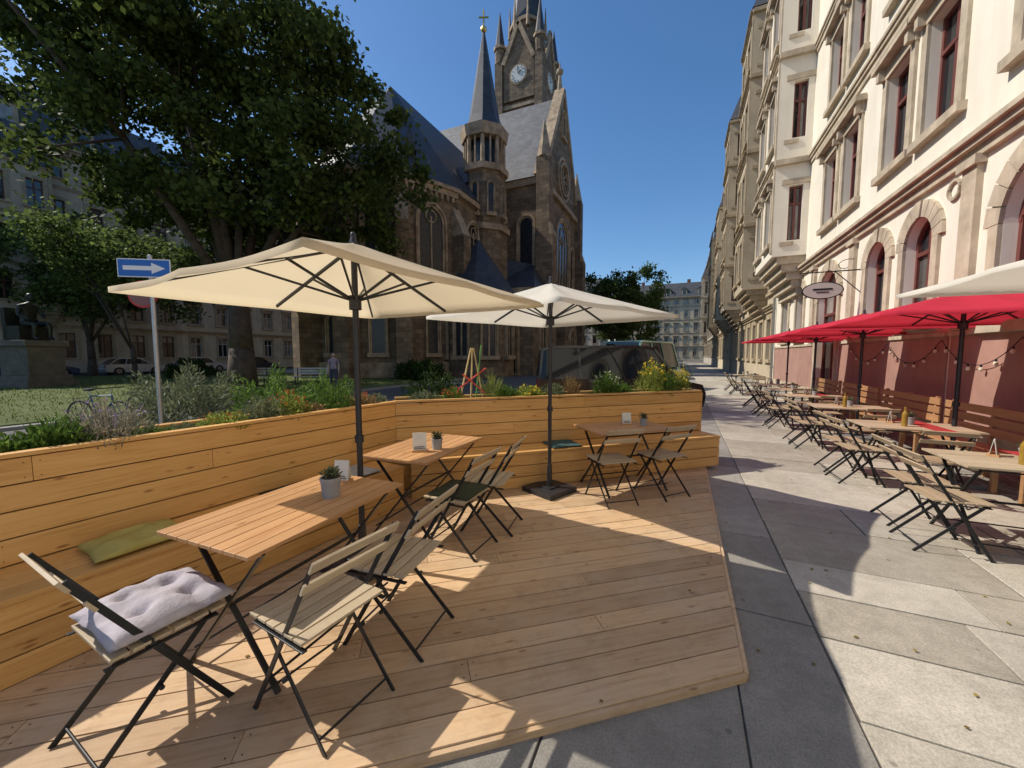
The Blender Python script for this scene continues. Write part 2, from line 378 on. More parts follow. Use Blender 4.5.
def building(name,M,L,H,storeys,mats,depth=13,oriels=(),base=None,roofh=4.5):
    mb=MB(); mb.M=M
    for st in storeys:
        wall(mb,0,L,st['z0'],st['z1'],st['w'],.3,0)
        for q in st['w']: window(mb,*q[:5],st.get('style',1))
        if st.get('belt'): cornice(mb,-.02,L+.02,st['z1']+.12,st['belt'],.34,1,False)
    for o in oriels: oriel(mb,*o)
    mb.box(0,L,.305,depth,0,H-.01,6)
    mb.box(-.003,.0,.0,depth,0,H-.02,0); mb.box(L,L+.003,.0,depth,0,H-.02,0)
    cornice(mb,-.1,L+.1,H+.1,.7,.7,1,True)
    mb.extr([(0,-.45,H+.1),(0,1.6,H+roofh),(0,depth-1.6,H+roofh),(0,depth+.3,H+.1)][::-1],(L,0,0),5)
    x=2.2
    while x<L-2:
        mb.box(x-.75,x+.75,-.1,1.6,H+.4,H+2.3,1); mb.add([(x-.45,-.105,H+.7),(x+.45,-.105,H+.7),(x+.45,-.105,H+2),(x-.45,-.105,H+2)],[(0,1,2,3)],3)
        mb.extr([(x-.95,-.2,H+2.3),(x+.95,-.2,H+2.3),(x,-.2,H+3.0)],(0,2,0),5); x+=4.4
    for xx in (L*.25,L*.7): mb.box(xx-.5,xx+.5,depth*.4,depth*.4+.7,H+roofh,H+roofh+1.6,4)
    if base: base(mb)
    return mb.obj(name,mats)
M_plaster=plain('cream_plaster',(.80,.74,.62),.85,0,.06,.8,.15,0,.2)
M_trim=plain('sandstone_trim',(.50,.42,.31),.85,0,.25,2.5,.35,0,.45)
M_redframe=plain('oxblood_frame',(.15,.045,.035),.5,0,.15)
M_maroon=plain('maroon_plaster',(.38,.22,.175),.8,0,.12,2,.1,0,.3)
M_slate=blocks('slate_roof',(.075,.078,.085),(.10,.10,.11),(.04,.04,.045),.4,.25,.6)
M_dark=plain('dark_interior',(.03,.028,.026),.9,0,.2)
mR=[M_plaster,M_trim,M_redframe,M_glass,M_maroon,M_slate,M_dark]
def RW(Y0): return Matrix.Translation((4.3,Y0,0))@Matrix.Rotation(R(-90),4,'Z')
Y0=24.0
def Y(c,wd,za,zb,rise): return (Y0-c-wd/2,Y0-c+wd/2,za,zb,rise)
gw=[Y(7.5,1.7,2.15,4.45,.85),Y(4.4,1.7,2.15,4.45,.85),Y(1.2,1.7,2.15,4.45,.85),Y(10.6,1.05,2.3,4.4,.52),Y(12.45,1.05,2.3,4.4,.52),Y(15.9,1.9,.02,4.4,.95),Y(19.2,1.05,2.3,4.4,.52),Y(21.6,1.05,2.3,4.4,.52)]
us=[-1,1.2,3.0,5.9,7.7,10.25,11.95,14.6,16.3]
def up(za,zb,wd=1.05): return [Y(c,wd,za,zb,0) for c in us]
sty=[dict(z0=0,z1=5.05,w=gw,style=1,belt=.24),dict(z0=5.05,z1=9.2,w=up(6.0,8.2),style=2,belt=.14),dict(z0=9.2,z1=13.2,w=up(9.95,12.1),style=3,belt=.14),
     dict(z0=13.2,z1=16.9,w=up(13.95,15.95),style=2),dict(z0=16.9,z1=20.4,w=up(17.5,19.2),style=1)]
orst=[(5.6,9.2,6.2,8.3),(9.2,13.2,10.1,12.2),(13.2,16.9,14.0,16.0)]
def base1b(mb):
    for a,b_ in ((2.1,9.3),(9.4,14.6),(17.2,23.5)):
        mb.box(Y0-b_,Y0-a,-.03,-.001,.45,1.98,4); mb.box(Y0-b_,Y0-a,-.07,-.001,1.982,2.06,1); mb.box(Y0-b_,Y0-a,-.06,-.001,.0,.448,1)
    for c in (9.05,13.9,17.4):
        mb.box(Y0-c-.18,Y0-c+.18,-.09,-.001,2.07,4.7,1); mb.box(Y0-c-.24,Y0-c+.24,-.15,-.001,4.702,4.85,1)
    for i in range(18):
        a=2*math.pi*i/18;a2=2*math.pi*(i+1)/18
        mb.bar((Y0-9.55+.0+.16*math.cos(a),-.03,4.55+.16*math.sin(a)),(Y0-9.55+.16*math.cos(a2),-.03,4.55+.16*math.sin(a2)),.035,.05,1)
building('apartment_house',RW(24),30,20.4,sty,mR,oriels=[(1.2,5.2,5.6,orst,1.15,'balc',2)],base=base1b)
def simple(L,H,n,wd=1.05,gz=(1.4,3.6),fz=4.0,arch=False,styles=(1,2,2,1,1),skip=None,g0=4.2):
    st=[]; xs=[(i+.5)*L/n for i in range(n)]
    st.append(dict(z0=0,z1=g0,w=[(x-wd/2,x+wd/2,gz[0],gz[1],wd/2 if arch else 0) for x in xs],style=1,belt=.25))
    z=g0;i=1
    while z+2.8<=H+.01:
        z1=min(H,z+fz) if z+fz+2.8<=H else H
        st.append(dict(z0=z,z1=z1,w=[(x-wd/2,x+wd/2,z+.85,min(z+2.9,z1-.6),0) for x in xs],style=styles[min(i,4)],belt=.1)); z=z1;i+=1
    return st
def matset(n,wc,tc_,fc,rc=None):
    return [plain(n+'_plaster',wc,.85,0,.15,.7,.15,0,.4),plain(n+'_trim',tc_,.85,0,.25,2,.3,0,.5),plain(n+'_frame',fc,.5),M_glass,plain(n+'_acc',(.2,.09,.06),.9),M_slate,M_dark]
mB=matset('sand',(.50,.42,.30),(.40,.32,.21),(.12,.05,.03)); mC=matset('ochre',(.58,.50,.35),(.44,.35,.23),(.5,.48,.42)); mD=matset('greybeige',(.44,.40,.33),(.34,.29,.22),(.1,.06,.04))
os4=[(5.4,9,6.1,8.2),(9,13,9.8,12),(13,17,13.8,16),(17,20.4,17.7,19.4)]
building('apartment_house',RW(43),19-.02,20.8,simple(19,20.8,8),mB,oriels=[(2,6,5.4,os4,1.3,'roof',1),(13,17,5.4,os4,1.3,'roof',1)])
building('apartment_house',RW(66),23-.02,20,simple(23,20,9),mC,oriels=[(3,7,5.4,os4[:3],1.2,'balc',1),(15,19,5.4,os4[:3],1.2,'roof',1)])
building('apartment_house',RW(98),32-.02,19,simple(32,19,12),mD,oriels=[(8,12,5.4,os4[:3],1.2,'roof',1)])
def LW(Yb,X=-50): return Matrix.Translation((X,Yb,0))@Matrix.Rotation(R(90),4,'Z')
building('apartment_house',LW(-22),24-.02,18.5,simple(24,18.5,9),mD)
building('apartment_house',LW(2),22-.02,19.5,simple(22,19.5,9),mB,oriels=[(9,13,5.4,os4[:3],1.0,'roof',1)])
building('apartment_house',LW(24),22-.02,19,simple(22,19,8),mC)
building('apartment_house',LW(46),30-.02,20,simple(30,20,11),mD)
building('apartment_house',Matrix.Translation((-46,80,0)),22,19,simple(22,19,8),mB)
building('apartment_house',Matrix.Translation((-20,128,0)),30,19,simple(30,19,11),mC)
building('apartment_house',Matrix.Translation((-62,112,0)),40,19,simple(40,19,13),mD)
# ------------------------------------------------------------------ church
M_stone=blocks('church_sandstone',(.32,.23,.145),(.17,.12,.08),(.09,.065,.045),.75,.36,.9,.9)
M_stoneL=plain('church_ashlar',(.37,.275,.18),.9,0,.45,1.5,.5,0,.6)
M_slateD=blocks('church_slate',(.04,.042,.05),(.065,.067,.075),(.02,.02,.022),.5,.3,.5)
M_slateL=blocks('church_slate_grey',(.12,.12,.125),(.17,.17,.175),(.07,.07,.075),.5,.3,.7)
M_cglass=plain('leaded_glass',(.022,.024,.03),.25,0,.5,4)
M_gold=plain('gilded',(.6,.42,.12),.35,.9,.1)
M_clock=plain('clock_white',(.6,.6,.55),.6,0,.05)
ch=MB(); CM=[M_stone,M_stoneL,M_slateD,M_slateL,M_cglass,M_gold,M_clock]
def face(p0,p1):
    d=Vector((p1[0]-p0[0],p1[1]-p0[1])); a=math.atan2(d.y,d.x)
    return Matrix.Translation((p0[0],p0[1],0))@Matrix.Rotation(a,4,'Z'),d.length
def awin(mb,xm,z0,z1,wd,pointed=False,lights=2,t=.35):
    hw=wd/2; zs=z1-hw*(1.3 if pointed else 1); n=8
    def arc(r,k=1.0):
        if pointed: 
            return [(xm-r+ (r)*(1-math.cos(math.pi/2*i/n))*1.0, zs+(z1-zs)*(r/hw)*math.sin(math.pi/2*i/n)) for i in range(n+1)]+[(xm+r-(r)*(1-math.cos(math.pi/2*i/n)), zs+(z1-zs)*(r/hw)*math.sin(math.pi/2*i/n)) for i in range(n-1,-1,-1)]
        return [(xm-r*math.cos(math.pi*i/(2*n)),zs+r*math.sin(math.pi*i/(2*n))) for i in range(2*n+1)]
    A=arc(hw); B=arc(hw+t); B2=arc(hw+t*.5)
    mb.add([(xm-hw,-.04,z0)]+[(x,-.04,z) for x,z in A]+[(xm+hw,-.04,z0)],[tuple(range(len(A)+2))],4)
    for (C,D_,o) in ((A,B2,.12),(B2,B,.24)):
        C2=[(C[0][0],z0)]+C+[(C[-1][0],z0)]; D2=[(D_[0][0],z0)]+D_+[(D_[-1][0],z0)]
        for i in range(len(C2)-1):
            poly=[(C2[i][0],-o,C2[i][1]),(D2[i][0],-o,D2[i][1]),(D2[i+1][0],-o,D2[i+1][1]),(C2[i+1][0],-o,C2[i+1][1])]
            mb.extr(poly[::-1],(0,o-.001,0),1)
    mb.box(xm-hw-t-.1,xm+hw+t+.1,-.34,-.001,z0-.3,z0-.002,1)
    for i in range(1,lights):
        x=xm-hw+wd*i/lights; mb.box(x-.06,x+.06,-.11,-.042,z0,zs+hw*.35,1)
    if lights>1:
        for i in range(12):
            a=2*math.pi*i/12;a2=2*math.pi*(i+1)/12; r=hw*.45; zc=zs+hw*.35
            mb.bar((xm+r*math.cos(a),-.08,zc+r*math.sin(a)),(xm+r*math.cos(a2),-.08,zc+r*math.sin(a2)),.08,.09,1)
AX=-23.3; HW=6.5; ZE=14.6; ZR=24.3
ch.box(AX-HW,AX+HW,27,36,-.1,ZE,0)
ch.box(AX-HW-1.5,AX+HW+1.5,48,58,-.1,ZE,0)
aps=[(AX-HW,27.0),(AX-HW*.72,22.6),(AX-HW*.28,20.6),(AX+HW*.28,20.6),(AX+HW*.72,22.6),(AX+HW,27.0)]
ch.extr([(x,y,-.1) for x,y in aps],(0,0,ZE+.1),0)
apex=(AX,27.2,ZR)
E=[(AX+(x-AX)*1.07,27+(y-27)*1.08 if y<27 else y,ZE+.02) for x,y in aps]
ch.add(E+[apex],[(i,i+1,6) for i in range(5)],2)
ch.extr([(AX-HW*1.07,27,ZE+.02),(AX+HW*1.07,27,ZE+.02),(AX,27.2,ZR)],(0,14.5,0),2)
for i in range(5):
    Mx,Ln=face(aps[i],aps[i+1]); ch.M=Mx
    awin(ch,Ln/2,6.6,12.7,min(2.0,Ln*.42),False,2)
    ch.box(0,Ln,-.28,-.001,ZE-.7,ZE-.3,1); ch.box(-.1,Ln+.1,-.45,-.001,ZE-.298,ZE,1)
    x=.2
    while x<Ln-.2: ch.box(x,x+.22,-.26,-.002,ZE-1.1,ZE-.702,1); x+=.5
    ch.box(-.05,Ln+.05,-.2,-.001,5.6,5.95,1); ch.box(-.05,Ln+.05,-.3,-.001,-.1,1.1,1)
    awin(ch,Ln/2,1.8,4.6,.9,False,1,.22)
    ch.M=Matrix()
for x,y in aps:
    d=Vector((x-AX,y-28)).normalized(); a=math.atan2(d.y,d.x)
    ch.M=Matrix.Translation((x,y,0))@Matrix.Rotation(a,4,'Z')
    ch.box(-.2,1.5,-.55,.55,-.1,6,0); ch.box(-.2,1.1,-.45,.45,6,11,0); ch.extr([(-.2,-.45,11),(1.1,-.45,11),(-.2,-.45,13.5)],(0,.9,0),1)
    ch.extr([(1.1,-.55,6.002),(1.5,-.55,6.002),(1.1,-.55,6.9)],(0,1.1,0),1); ch.M=Matrix()
Mx,Ln=face((AX+HW,27),(AX+HW,36)); ch.M=Mx
awin(ch,2.6,6.6,12.7,2.0); awin(ch,6.8,6.6,12.7,2.0); ch.box(0,Ln,-.4,-.001,ZE-.4,ZE,1); ch.M=Matrix()
for (x,y,a) in ((AX+3.9,24.6,-50),(AX+4.6,30.5,0)):
    ch.M=Matrix.Translation((x,y,0))@Matrix.Rotation(R(a+90),4,'Z'); ch.extr([(-.5,-1.2,16.6),(.5,-1.2,16.6),(0,-1.2,18.2)],(0,2.5,0),2); ch.M=Matrix()
TX0,TX1,TY0,TY1=-34,-12.6,36,48; TE,TR=18.8,29.6
ch.box(TX0,TX1,TY0,TY1,-.1,TE,0)
ch.extr([(TX1,TY0,TE),(TX1,TY1,TE),(TX1,42,TR)],(-.8,0,0),0)
ch.extr([(TX1-.8,TY0-.5,TE-.2),(TX1-.8,TY1+.5,TE-.2),(TX1-.8,42,TR-.3)],(TX0-TX1+.8,0,0),3)
for ya,yb in ((TY0-.3,42),(TY1+.3,42)):
    ch.bar((TX1-.35,ya,TE-.1),(TX1-.35,yb,TR+.35),1.1,.5,1,(0,0,1))
ch.cyl((TX1-.4,42,TR+.2),(TX1-.4,42,TR+2.2),.35,.12,8,1); ch.ell((TX1-.4,42,TR+2.3),.4,.4,.35,1,8,6); ch.cyl((TX1-.4,42,TR+2.5),(TX1-.4,42,TR+3.4),.12,.02,6,1)
Mx,Ln=face((TX1,TY0),(TX1,TY1)); ch.M=Mx
awin(ch,Ln/2,7.5,16.0,4.2,False,4,.5)
for xx in (Ln*.2,Ln*.8): awin(ch,xx,8,14,1.3,False,1)
for r,o in ((2.1,.1),(1.6,.2)):
    for i in range(20):
        a=2*math.pi*i/20;a2=2*math.pi*(i+1)/20
        ch.bar((Ln/2+r*math.cos(a),-o,20.6+r*math.sin(a)),(Ln/2+r*math.cos(a2),-o,20.6+r*math.sin(a2)),.3,.3,1)
ch.add([(Ln/2+1.5*math.cos(2*math.pi*i/20),-.04,20.6+1.5*math.sin(2*math.pi*i/20)) for i in range(20)],[tuple(range(20))],4)
for i in range(4): 
    a=math.pi*i/4; ch.bar((Ln/2-1.5*math.cos(a),-.1,20.6-1.5*math.sin(a)),(Ln/2+1.5*math.cos(a),-.1,20.6+1.5*math.sin(a)),.12,.12,1)
ch.box(-.2,Ln+.2,-.35,-.001,TE-1.1,TE-.6,1); ch.box(0,Ln,-.3,-.001,5.9,6.4,1); ch.box(-.1,Ln+.1,-.35,-.001,-.1,1.3,1)
awin(ch,Ln/2,25,27.6,.9,False,1,.2)
ch.extr([(Ln/2-2.4,-1.2,-.1),(Ln/2+2.4,-1.2,-.1),(Ln/2+2.4,-1.2,4.2),(Ln/2,-1.2,7.2),(Ln/2-2.4,-1.2,4.2)],(0,1.19,0),0)
ch.M=ch.M@Matrix.Translation((0,-1.2,0)); awin(ch,Ln/2,.1,4.2,1.9,False,2,.4)
ch.M=Matrix()
for yy in (TY0,TY1):
    ch.box(TX1-.6,TX1+1.1,yy-.7,yy+.7,-.1,13,0); ch.box(TX1-.6,TX1+.7,yy-.6,yy+.6,13,TE+1.5,0)
    ch.extr([(TX1+.7,yy-.6,13.002),(TX1+1.1,yy-.6,13.002),(TX1+.7,yy-.6,14.2)],(0,1.2,0),1)
    ch.cyl((TX1,yy,TE+1.5),(TX1,yy,TE+5),.75,.05,8,1)
Mx,Ln=face((AX+HW,TY0),(TX1,TY0)); ch.M=Mx; awin(ch,2.4,8,15.0,1.3,False,1); ch.box(0,Ln,-.3,-.001,TE-.8,TE-.2,1); ch.box(0,Ln,-.3,-.001,5.9,6.4,1); ch.M=Matrix()
tx,ty=-16.9,32.0
oc=R(22.5)
ch.cyl((tx,ty,-.1),(tx,ty,12.5),2.05,2.05,8,0,oc); ch.cyl((tx,ty,12.5),(tx,ty,13),2.3,2.3,8,1,oc)
ch.cyl((tx,ty,13),(tx,ty,17.6),1.85,1.85,8,0,oc); ch.cyl((tx,ty,17.6),(tx,ty,18.1),2.15,2.2,8,1,oc)
ch.cyl((tx,ty,18.1),(tx,ty,21.0),1.3,1.3,8,4,oc)
for i in range(8):
    a=oc+2*math.pi*i/8; px,py=tx+1.72*math.cos(a),ty+1.72*math.sin(a)
    ch.cyl((px,py,18.1),(px,py,20.5),.2,.18,8,1)
    a2=a+math.pi/8; 
    ch.M=Matrix.Translation((tx+1.7*math.cos(a2),ty+1.7*math.sin(a2),0))@Matrix.Rotation(a2+math.pi/2,4,'Z')
    ch.box(-.06,.06,-.06,.06,18.1,20.5,1); ch.M=Matrix()
ch.cyl((tx,ty,20.5),(tx,ty,21.4),2.05,2.2,8,1,oc)
ch.cyl((tx,ty,21.4),(tx,ty,22.5),2.0,1.4,8,2,oc); ch.cyl((tx,ty,22.5),(tx,ty,30.0),1.4,.1,8,2,oc)
ch.ell((tx,ty,30.2),.28,.28,.28,5,8,6); ch.bar((tx,ty,30.2),(tx,ty,31.8),.1,.1,5); ch.bar((tx-.4,ty-.16,31.2),(tx+.4,ty+.16,31.2),.1,.1,5)
for i in range(8):
    a=oc+math.pi/8+2*math.pi*i/8
    ch.M=Matrix.Translation((tx+1.72*math.cos(a),ty+1.72*math.sin(a),0))@Matrix.Rotation(a+math.pi/2,4,'Z'); awin(ch,0,14.0,16.5,.45,False,1,.14); ch.M=Matrix()
cx,cy=-15.6,28.4
ch.cyl((cx,cy,-.1),(cx,cy,6.2),2.9,2.9,8,0,oc); ch.cyl((cx,cy,6.2),(cx,cy,6.6),3.1,3.2,8,1,oc); ch.cyl((cx,cy,6.6),(cx,cy,11),3.1,.1,8,2,oc); ch.cyl((cx,cy,11),(cx,cy,12),.12,.03,6,1)
for i in range(8):
    a=oc+math.pi/8+2*math.pi*i/8
    ch.M=Matrix.Translation((cx+2.69*math.cos(a),cy+2.69*math.sin(a),0))@Matrix.Rotation(a+math.pi/2,4,'Z'); awin(ch,0,1.6,5.2,1.0,False,2,.2); ch.M=Matrix()
ch.box(-16.8,-11.8,31,35.9,-.1,7.4,0); ch.add([(-16.8,30.8,7.42),(-11.6,30.8,7.42),(-11.6,36,7.42),(-16.8,36,7.42),(-16.8,33.5,11),(-13.6,36,10.5)],[(0,1,5,4),(1,2,5),(0,4,3)],2)
Mx,Ln=face((-16.8,31),(-11.8,31)); ch.M=Mx; awin(ch,2.5,.1,4.6,1.8,False,2,.4); ch.box(0,Ln,-.25,-.001,6.9,7.4,1); ch.M=Matrix()
Mx,Ln=face((-11.8,31),(-11.8,35.9)); ch.M=Mx; awin(ch,2.4,2,5.6,1.6,False,2,.3); ch.box(0,Ln,-.25,-.001,6.9,7.4,1); ch.M=Matrix()
ch.extr([(AX-HW-1.9,47,ZE+1),(AX+HW+1.9,47,ZE+1),(AX,47,ZR+2)],(0,8,0),3)
tx,ty,th=-23.1,58.0,3.15
ch.box(tx-th,tx+th,ty-th,ty+th,-.1,44.6,0)
for z in (26,31.0,38.4,44.6): ch.box(tx-th-.3,tx+th+.3,ty-th-.3,ty+th+.3,z-.5,z,1)
for sx in (-1,1):
    for sy in (-1,1):
        x,y=tx+sx*th,ty+sy*th
        ch.box(x-.6,x+.6,y-.6,y+.6,0,44.7,0); ch.cyl((x,y,44.7),(x,y,46.6),.75,.75,8,0,oc); ch.cyl((x,y,46.6),(x,y,47),.95,.95,8,1,oc); ch.cyl((x,y,47),(x,y,52),.75,.05,8,2,oc)
for ang,p in ((0,(tx,ty-th)),(90,(tx+th,ty)),(-90,(tx-th,ty)),(180,(tx,ty+th))):
    ch.M=Matrix.Translation((p[0],p[1],0))@Matrix.Rotation(R(ang),4,'Z')
    for xx in (-1.1,1.1): awin(ch,xx,31.8,37.2,1.15,True,2,.28)
    ch.extr([(-2.4,-.4,38.9),(2.4,-.4,38.9),(2.4,-.4,44.2),(0,-.4,49.2),(-2.4,-.4,44.2)],(0,.39,0),0)
    for xa in (-2.4,2.4): ch.bar((xa,-.45,44.1),(0,-.45,49.4),.6,.4,1,(0,1,0))
    cz=42.3
    ch.cyl((0,-.41,cz),(0,-.5,cz),1.4,1.4,28,1); ch.cyl((0,-.5,cz),(0,-.56,cz),1.15,1.15,28,6)
    for i in range(12):
        a=2*math.pi*i/12; ch.bar((.85*math.sin(a),-.575,cz+.85*math.cos(a)),(1.06*math.sin(a),-.575,cz+1.06*math.cos(a)),.12,.02,2)
    ch.bar((0,-.59,cz),(.5,-.59,cz+.45),.13,.03,2); ch.bar((0,-.6,cz),(-.1,-.6,cz+.95),.1,.03,2)
    awin(ch,0,44.6,46.8,.7,True,1,.2)
    ch.M=Matrix()
ch.cyl((tx,ty,44.6),(tx,ty,50.5),2.75,2.5,8,0,oc); ch.cyl((tx,ty,50.5),(tx,ty,51),2.8,2.8,8,1,oc)
ch.cyl((tx,ty,51),(tx,ty,72),2.5,.1,8,2,oc)
for i in range(8):
    a=oc+2*math.pi*i/8; x,y=tx+2.7*math.cos(a),ty+2.7*math.sin(a); ch.cyl((x,y,49.5),(x,y,54),.3,.04,6,1)
ch.bar((tx,ty,72),(tx,ty,74.5),.2,.2,5)
ch.obj('church',CM)
# ------------------------------------------------------------------ trees
M_bark=plain('bark',(.075,.055,.04),.95,0,.4,3,.8)
def tree(name,base,H,lobes,nclump,nleaf,lsize,mat,tr=.5,limbs=9,seed=1,csize=1.0):
    rs=np.random.RandomState(seed)
    e=empty(name,(0,0,0))
    mb=MB(); b0=Vector(base); 
    fork=b0+Vector((0,0,H*.22)); pts=[b0-Vector((0,0,.2)),b0+Vector((.05,.02,H*.1)),fork]
    rr=[tr*1.35,tr,tr*.85]
    for i in range(2): mb.cyl(pts[i],pts[i+1],rr[i],rr[i+1],12,0)
    C=[]
    vol=np.array([l[3]**2 for l in lobes]); vol=vol/vol.sum()
    for k in range(nclump):
        l=lobes[rs.choice(len(lobes),p=vol)]
        d=rs.normal(size=3); d/=np.linalg.norm(d); rad=l[3]*(rs.uniform(.35,1.0)**.45)*(1+.14*math.sin(5*d[0]+3*d[1])+.12*math.sin(7*d[2]+d[0]*4))
        C.append(np.array(l[:3])+d*rad*np.array([1,1,l[4] if len(l)>4 else .85]))
    C=np.array(C)
    for k in range(limbs):
        t=C[rs.randint(len(C))]; t=Vector(t); mid=fork.lerp(t,.5)+Vector((0,0,H*.04))
        r0=tr*.5
        mb.cyl(fork-Vector((0,0,.3)),mid,r0,r0*.5,8,0); mb.cyl(mid,t,r0*.5,.04,6,0)
        for j in range(3):
            t2=Vector(C[np.argsort(((C-np.array(mid))**2).sum(1))[rs.randint(25)]]); mb.cyl(mid,t2,r0*.25,.03,5,0)
    mb.obj('trunk',[M_bark],smooth=True,parent=e)
    sz=rs.uniform(.45,1.2,len(C))*csize
    P=np.repeat(C,nleaf,0); s=np.repeat(sz,nleaf)[:,None]
    P=P+rs.normal(size=P.shape)*s*np.array([.6,.6,.38]); D=rs.normal(size=P.shape); D[:,2]-=.4
    L=rs.uniform(.7,1.3,len(P))*lsize
    leaves('crown',P,D,L,L*.75,mat,parent=e); return e
M_lf1=leafmat('linden_leaves',(.04,.06,.016),(.09,.125,.032),.45)
M_lf2=leafmat('maple_leaves',(.07,.10,.025),(.14,.19,.055),.45)
tree('linden_tree',(-21.6,13,0),20,[(-21.5,13,13.3,7.8),(-17,14.5,11.5,5.2),(-27,10.5,17.5,5.6),(-24,15,18,6.4),(-19.5,11.8,17.5,4.6),(-26,14,9.5,4.6)],450,210,.26,M_lf1,.55,14,3)
tree('maple_tree',(-44.5,15,0),13,[(-44.5,15,8.6,4.4),(-42,19,8,3.2)],130,130,.3,M_lf2,.25,6,5)
tree('maple_tree',(-34,13.5,0),10,[(-34,13.5,7.6,2.8),(-35,11.5,8.6,2.4)],80,130,.22,M_lf2,.14,6,16)
tree('street_tree',(-10,60,0),15,[(-10,60,9.3,4.3,1.1)],110,110,.36,M_lf1,.25,5,8)
tree('street_tree',(-7,66,0),16,[(-7,66,9.5,4.5,1.2)],110,110,.36,M_lf2,.25,5,9)
tree('street_tree',(-12,78,0),15,[(-12,78,9,4.6,1.1)],90,100,.4,M_lf1,.25,5,10)
def shrub(name,c,r,h,n,ls,mat,seed=0,asp=.35):
    rs=np.random.RandomState(seed+50); d=rs.normal(size=(n,3)); d/=np.linalg.norm(d,axis=1,keepdims=True)
    d[:,2]=abs(d[:,2]); k=rs.uniform(.5,1,n)[:,None]**.6*(1+.18*np.sin(6*d[:,:1]+9*d[:,1:2]+seed))
    P=np.array(c)+d*k*np.array([r,r,h]); D=d*1.0+rs.normal(size=(n,3))*.6
    return leaves(name,P,D,rs.uniform(.6,1.3,n)*ls,rs.uniform(.6,1.2,n)*ls*asp,mat)
M_gg=leafmat('greygreen_leaves',(.08,.10,.055),(.17,.19,.11),.3)
M_g=leafmat('green_leaves',(.05,.10,.02),(.12,.20,.04),.4)
M_gd=leafmat('dark_green_leaves',(.02,.04,.012),(.05,.08,.02),.3)
M_yg=leafmat('yellowgreen_leaves',(.14,.18,.03),(.26,.30,.07),.4)
M_lav=leafmat('lavender_leaves',(.15,.145,.11),(.28,.255,.205),.3)
M_dry=leafmat('dry_leaves',(.16,.10,.05),(.28,.19,.09),.3)
M_yel=leafmat('yellow_petals',(.6,.42,.03),(.75,.55,.05),.3)
M_redp=leafmat('red_petals',(.5,.05,.03),(.6,.12,.05),.3)
M_pur=leafmat('purple_petals',(.2,.12,.3),(.3,.2,.45),.3)
M_fall=leafmat('fallen_leaf',(.16,.10,.03),(.30,.22,.07),.2)
for i,(x,y,r,h) in enumerate([(-8.3,3.9,1.1,1.35),(-7.2,4.9,.9,1.35),(-9.3,4.6,1.0,1.4),(-6.9,5.9,.7,1.2)]):
    shrub('shrub',(x,y,-.1),r,h,4200,.13,[M_gg,M_g][i%2],i,.22)
shrub('shrub',(-5.7,8.0,-.1),.8,1.25,3000,.12,M_gd,9,.4)
for i,(x,y) in enumerate([(-15.4,21),(-17,21.5),(-33,16),(-36,18)]): shrub('shrub',(x,y,0),1.2,1.2,2400,.2,M_gd,20+i,.5)
# ------------------------------------------------------------------ terrace deck
DK=.045
poly=[(.33,2.17),(.33,6.45),(-3.06,3.52),(-3.53,-.9)]
ba=math.atan2(.622,.783); ux,uy=math.cos(ba),math.sin(ba)
loc=[((x*ux+y*uy),(-x*uy+y*ux)) for x,y in poly]
def clip(pl,a,keep):
    out=[]
    for i in range(len(pl)):
        p,q=pl[i],pl[(i+1)%len(pl)]; ip,iq=keep(p),keep(q)
        if ip>=0: out.append(p)
        if (ip>=0)!=(iq>=0):
            t=ip/(ip-iq); out.append((p[0]+(q[0]-p[0])*t,p[1]+(q[1]-p[1])*t))
    return out
d=MB(); v0=min(p[1] for p in loc); v1=max(p[1] for p in loc); v=v0; bw=.138; gp=.008
while v<v1:
    a,b_=v,min(v+bw,v1+.2)
    st=clip(clip(loc,0,lambda p:p[1]-a),0,lambda p:b_-p[1])
    if len(st)>=3:
        u0=min(p[0] for p in st);u1=max(p[0] for p in st); cuts=[u0]; u=u0+random.uniform(.6,3.0)
        while u<u1-.5: cuts.append(u); u+=random.uniform(2.2,3.6)
        cuts.append(u1)
        for c0,c1 in zip(cuts,cuts[1:]):
            pc=clip(clip(st,0,lambda p:p[0]-c0-.0015),0,lambda p:c1-.0015-p[0])
            if len(pc)>=3:
                zt=DK+random.uniform(-.0015,.0015)
                d.extr([(p[0],p[1],DK-.027) for p in pc],(0,0,zt-DK+.027),0)
                for cc in (c0+.03,c1-.03):
                    for sv in (.025,.11):
                        if cc>u0+.3 and cc<u1-.3: d.cyl((cc,a+sv,zt-.002),(cc,a+sv,zt+.0008),.004,.004,6,1)
    v+=bw+gp
def fas(p,q,o):
    p=Vector((*p,0));q=Vector((*q,0)); dd=(q-p).normalized(); nn=Vector((dd.y,-dd.x,0))*o
    d.bar(p+nn+Vector((0,0,.019)),q+nn+Vector((0,0,.019)),.022,.036,0)
fas(loc[3],loc[0],.014); fas(loc[0],loc[1],.014)
d.obj('terrace_deck',[M_deck,M_steel],loc=(0,0,0),rz=ba,bevel=.002)
nf=150; P=np.column_stack([np.random.uniform(-2.6,3.4,nf),np.random.uniform(1.0,9,nf),np.full(nf,.007)])
on=(P[:,0]<.3); P[on,2]=DK+.005
D=np.random.normal(size=(nf,3)); D[:,2]*=.12
leaves('fallen_leaves',P,D,np.random.uniform(.015,.04,nf),.02,M_fall,None,'flat')
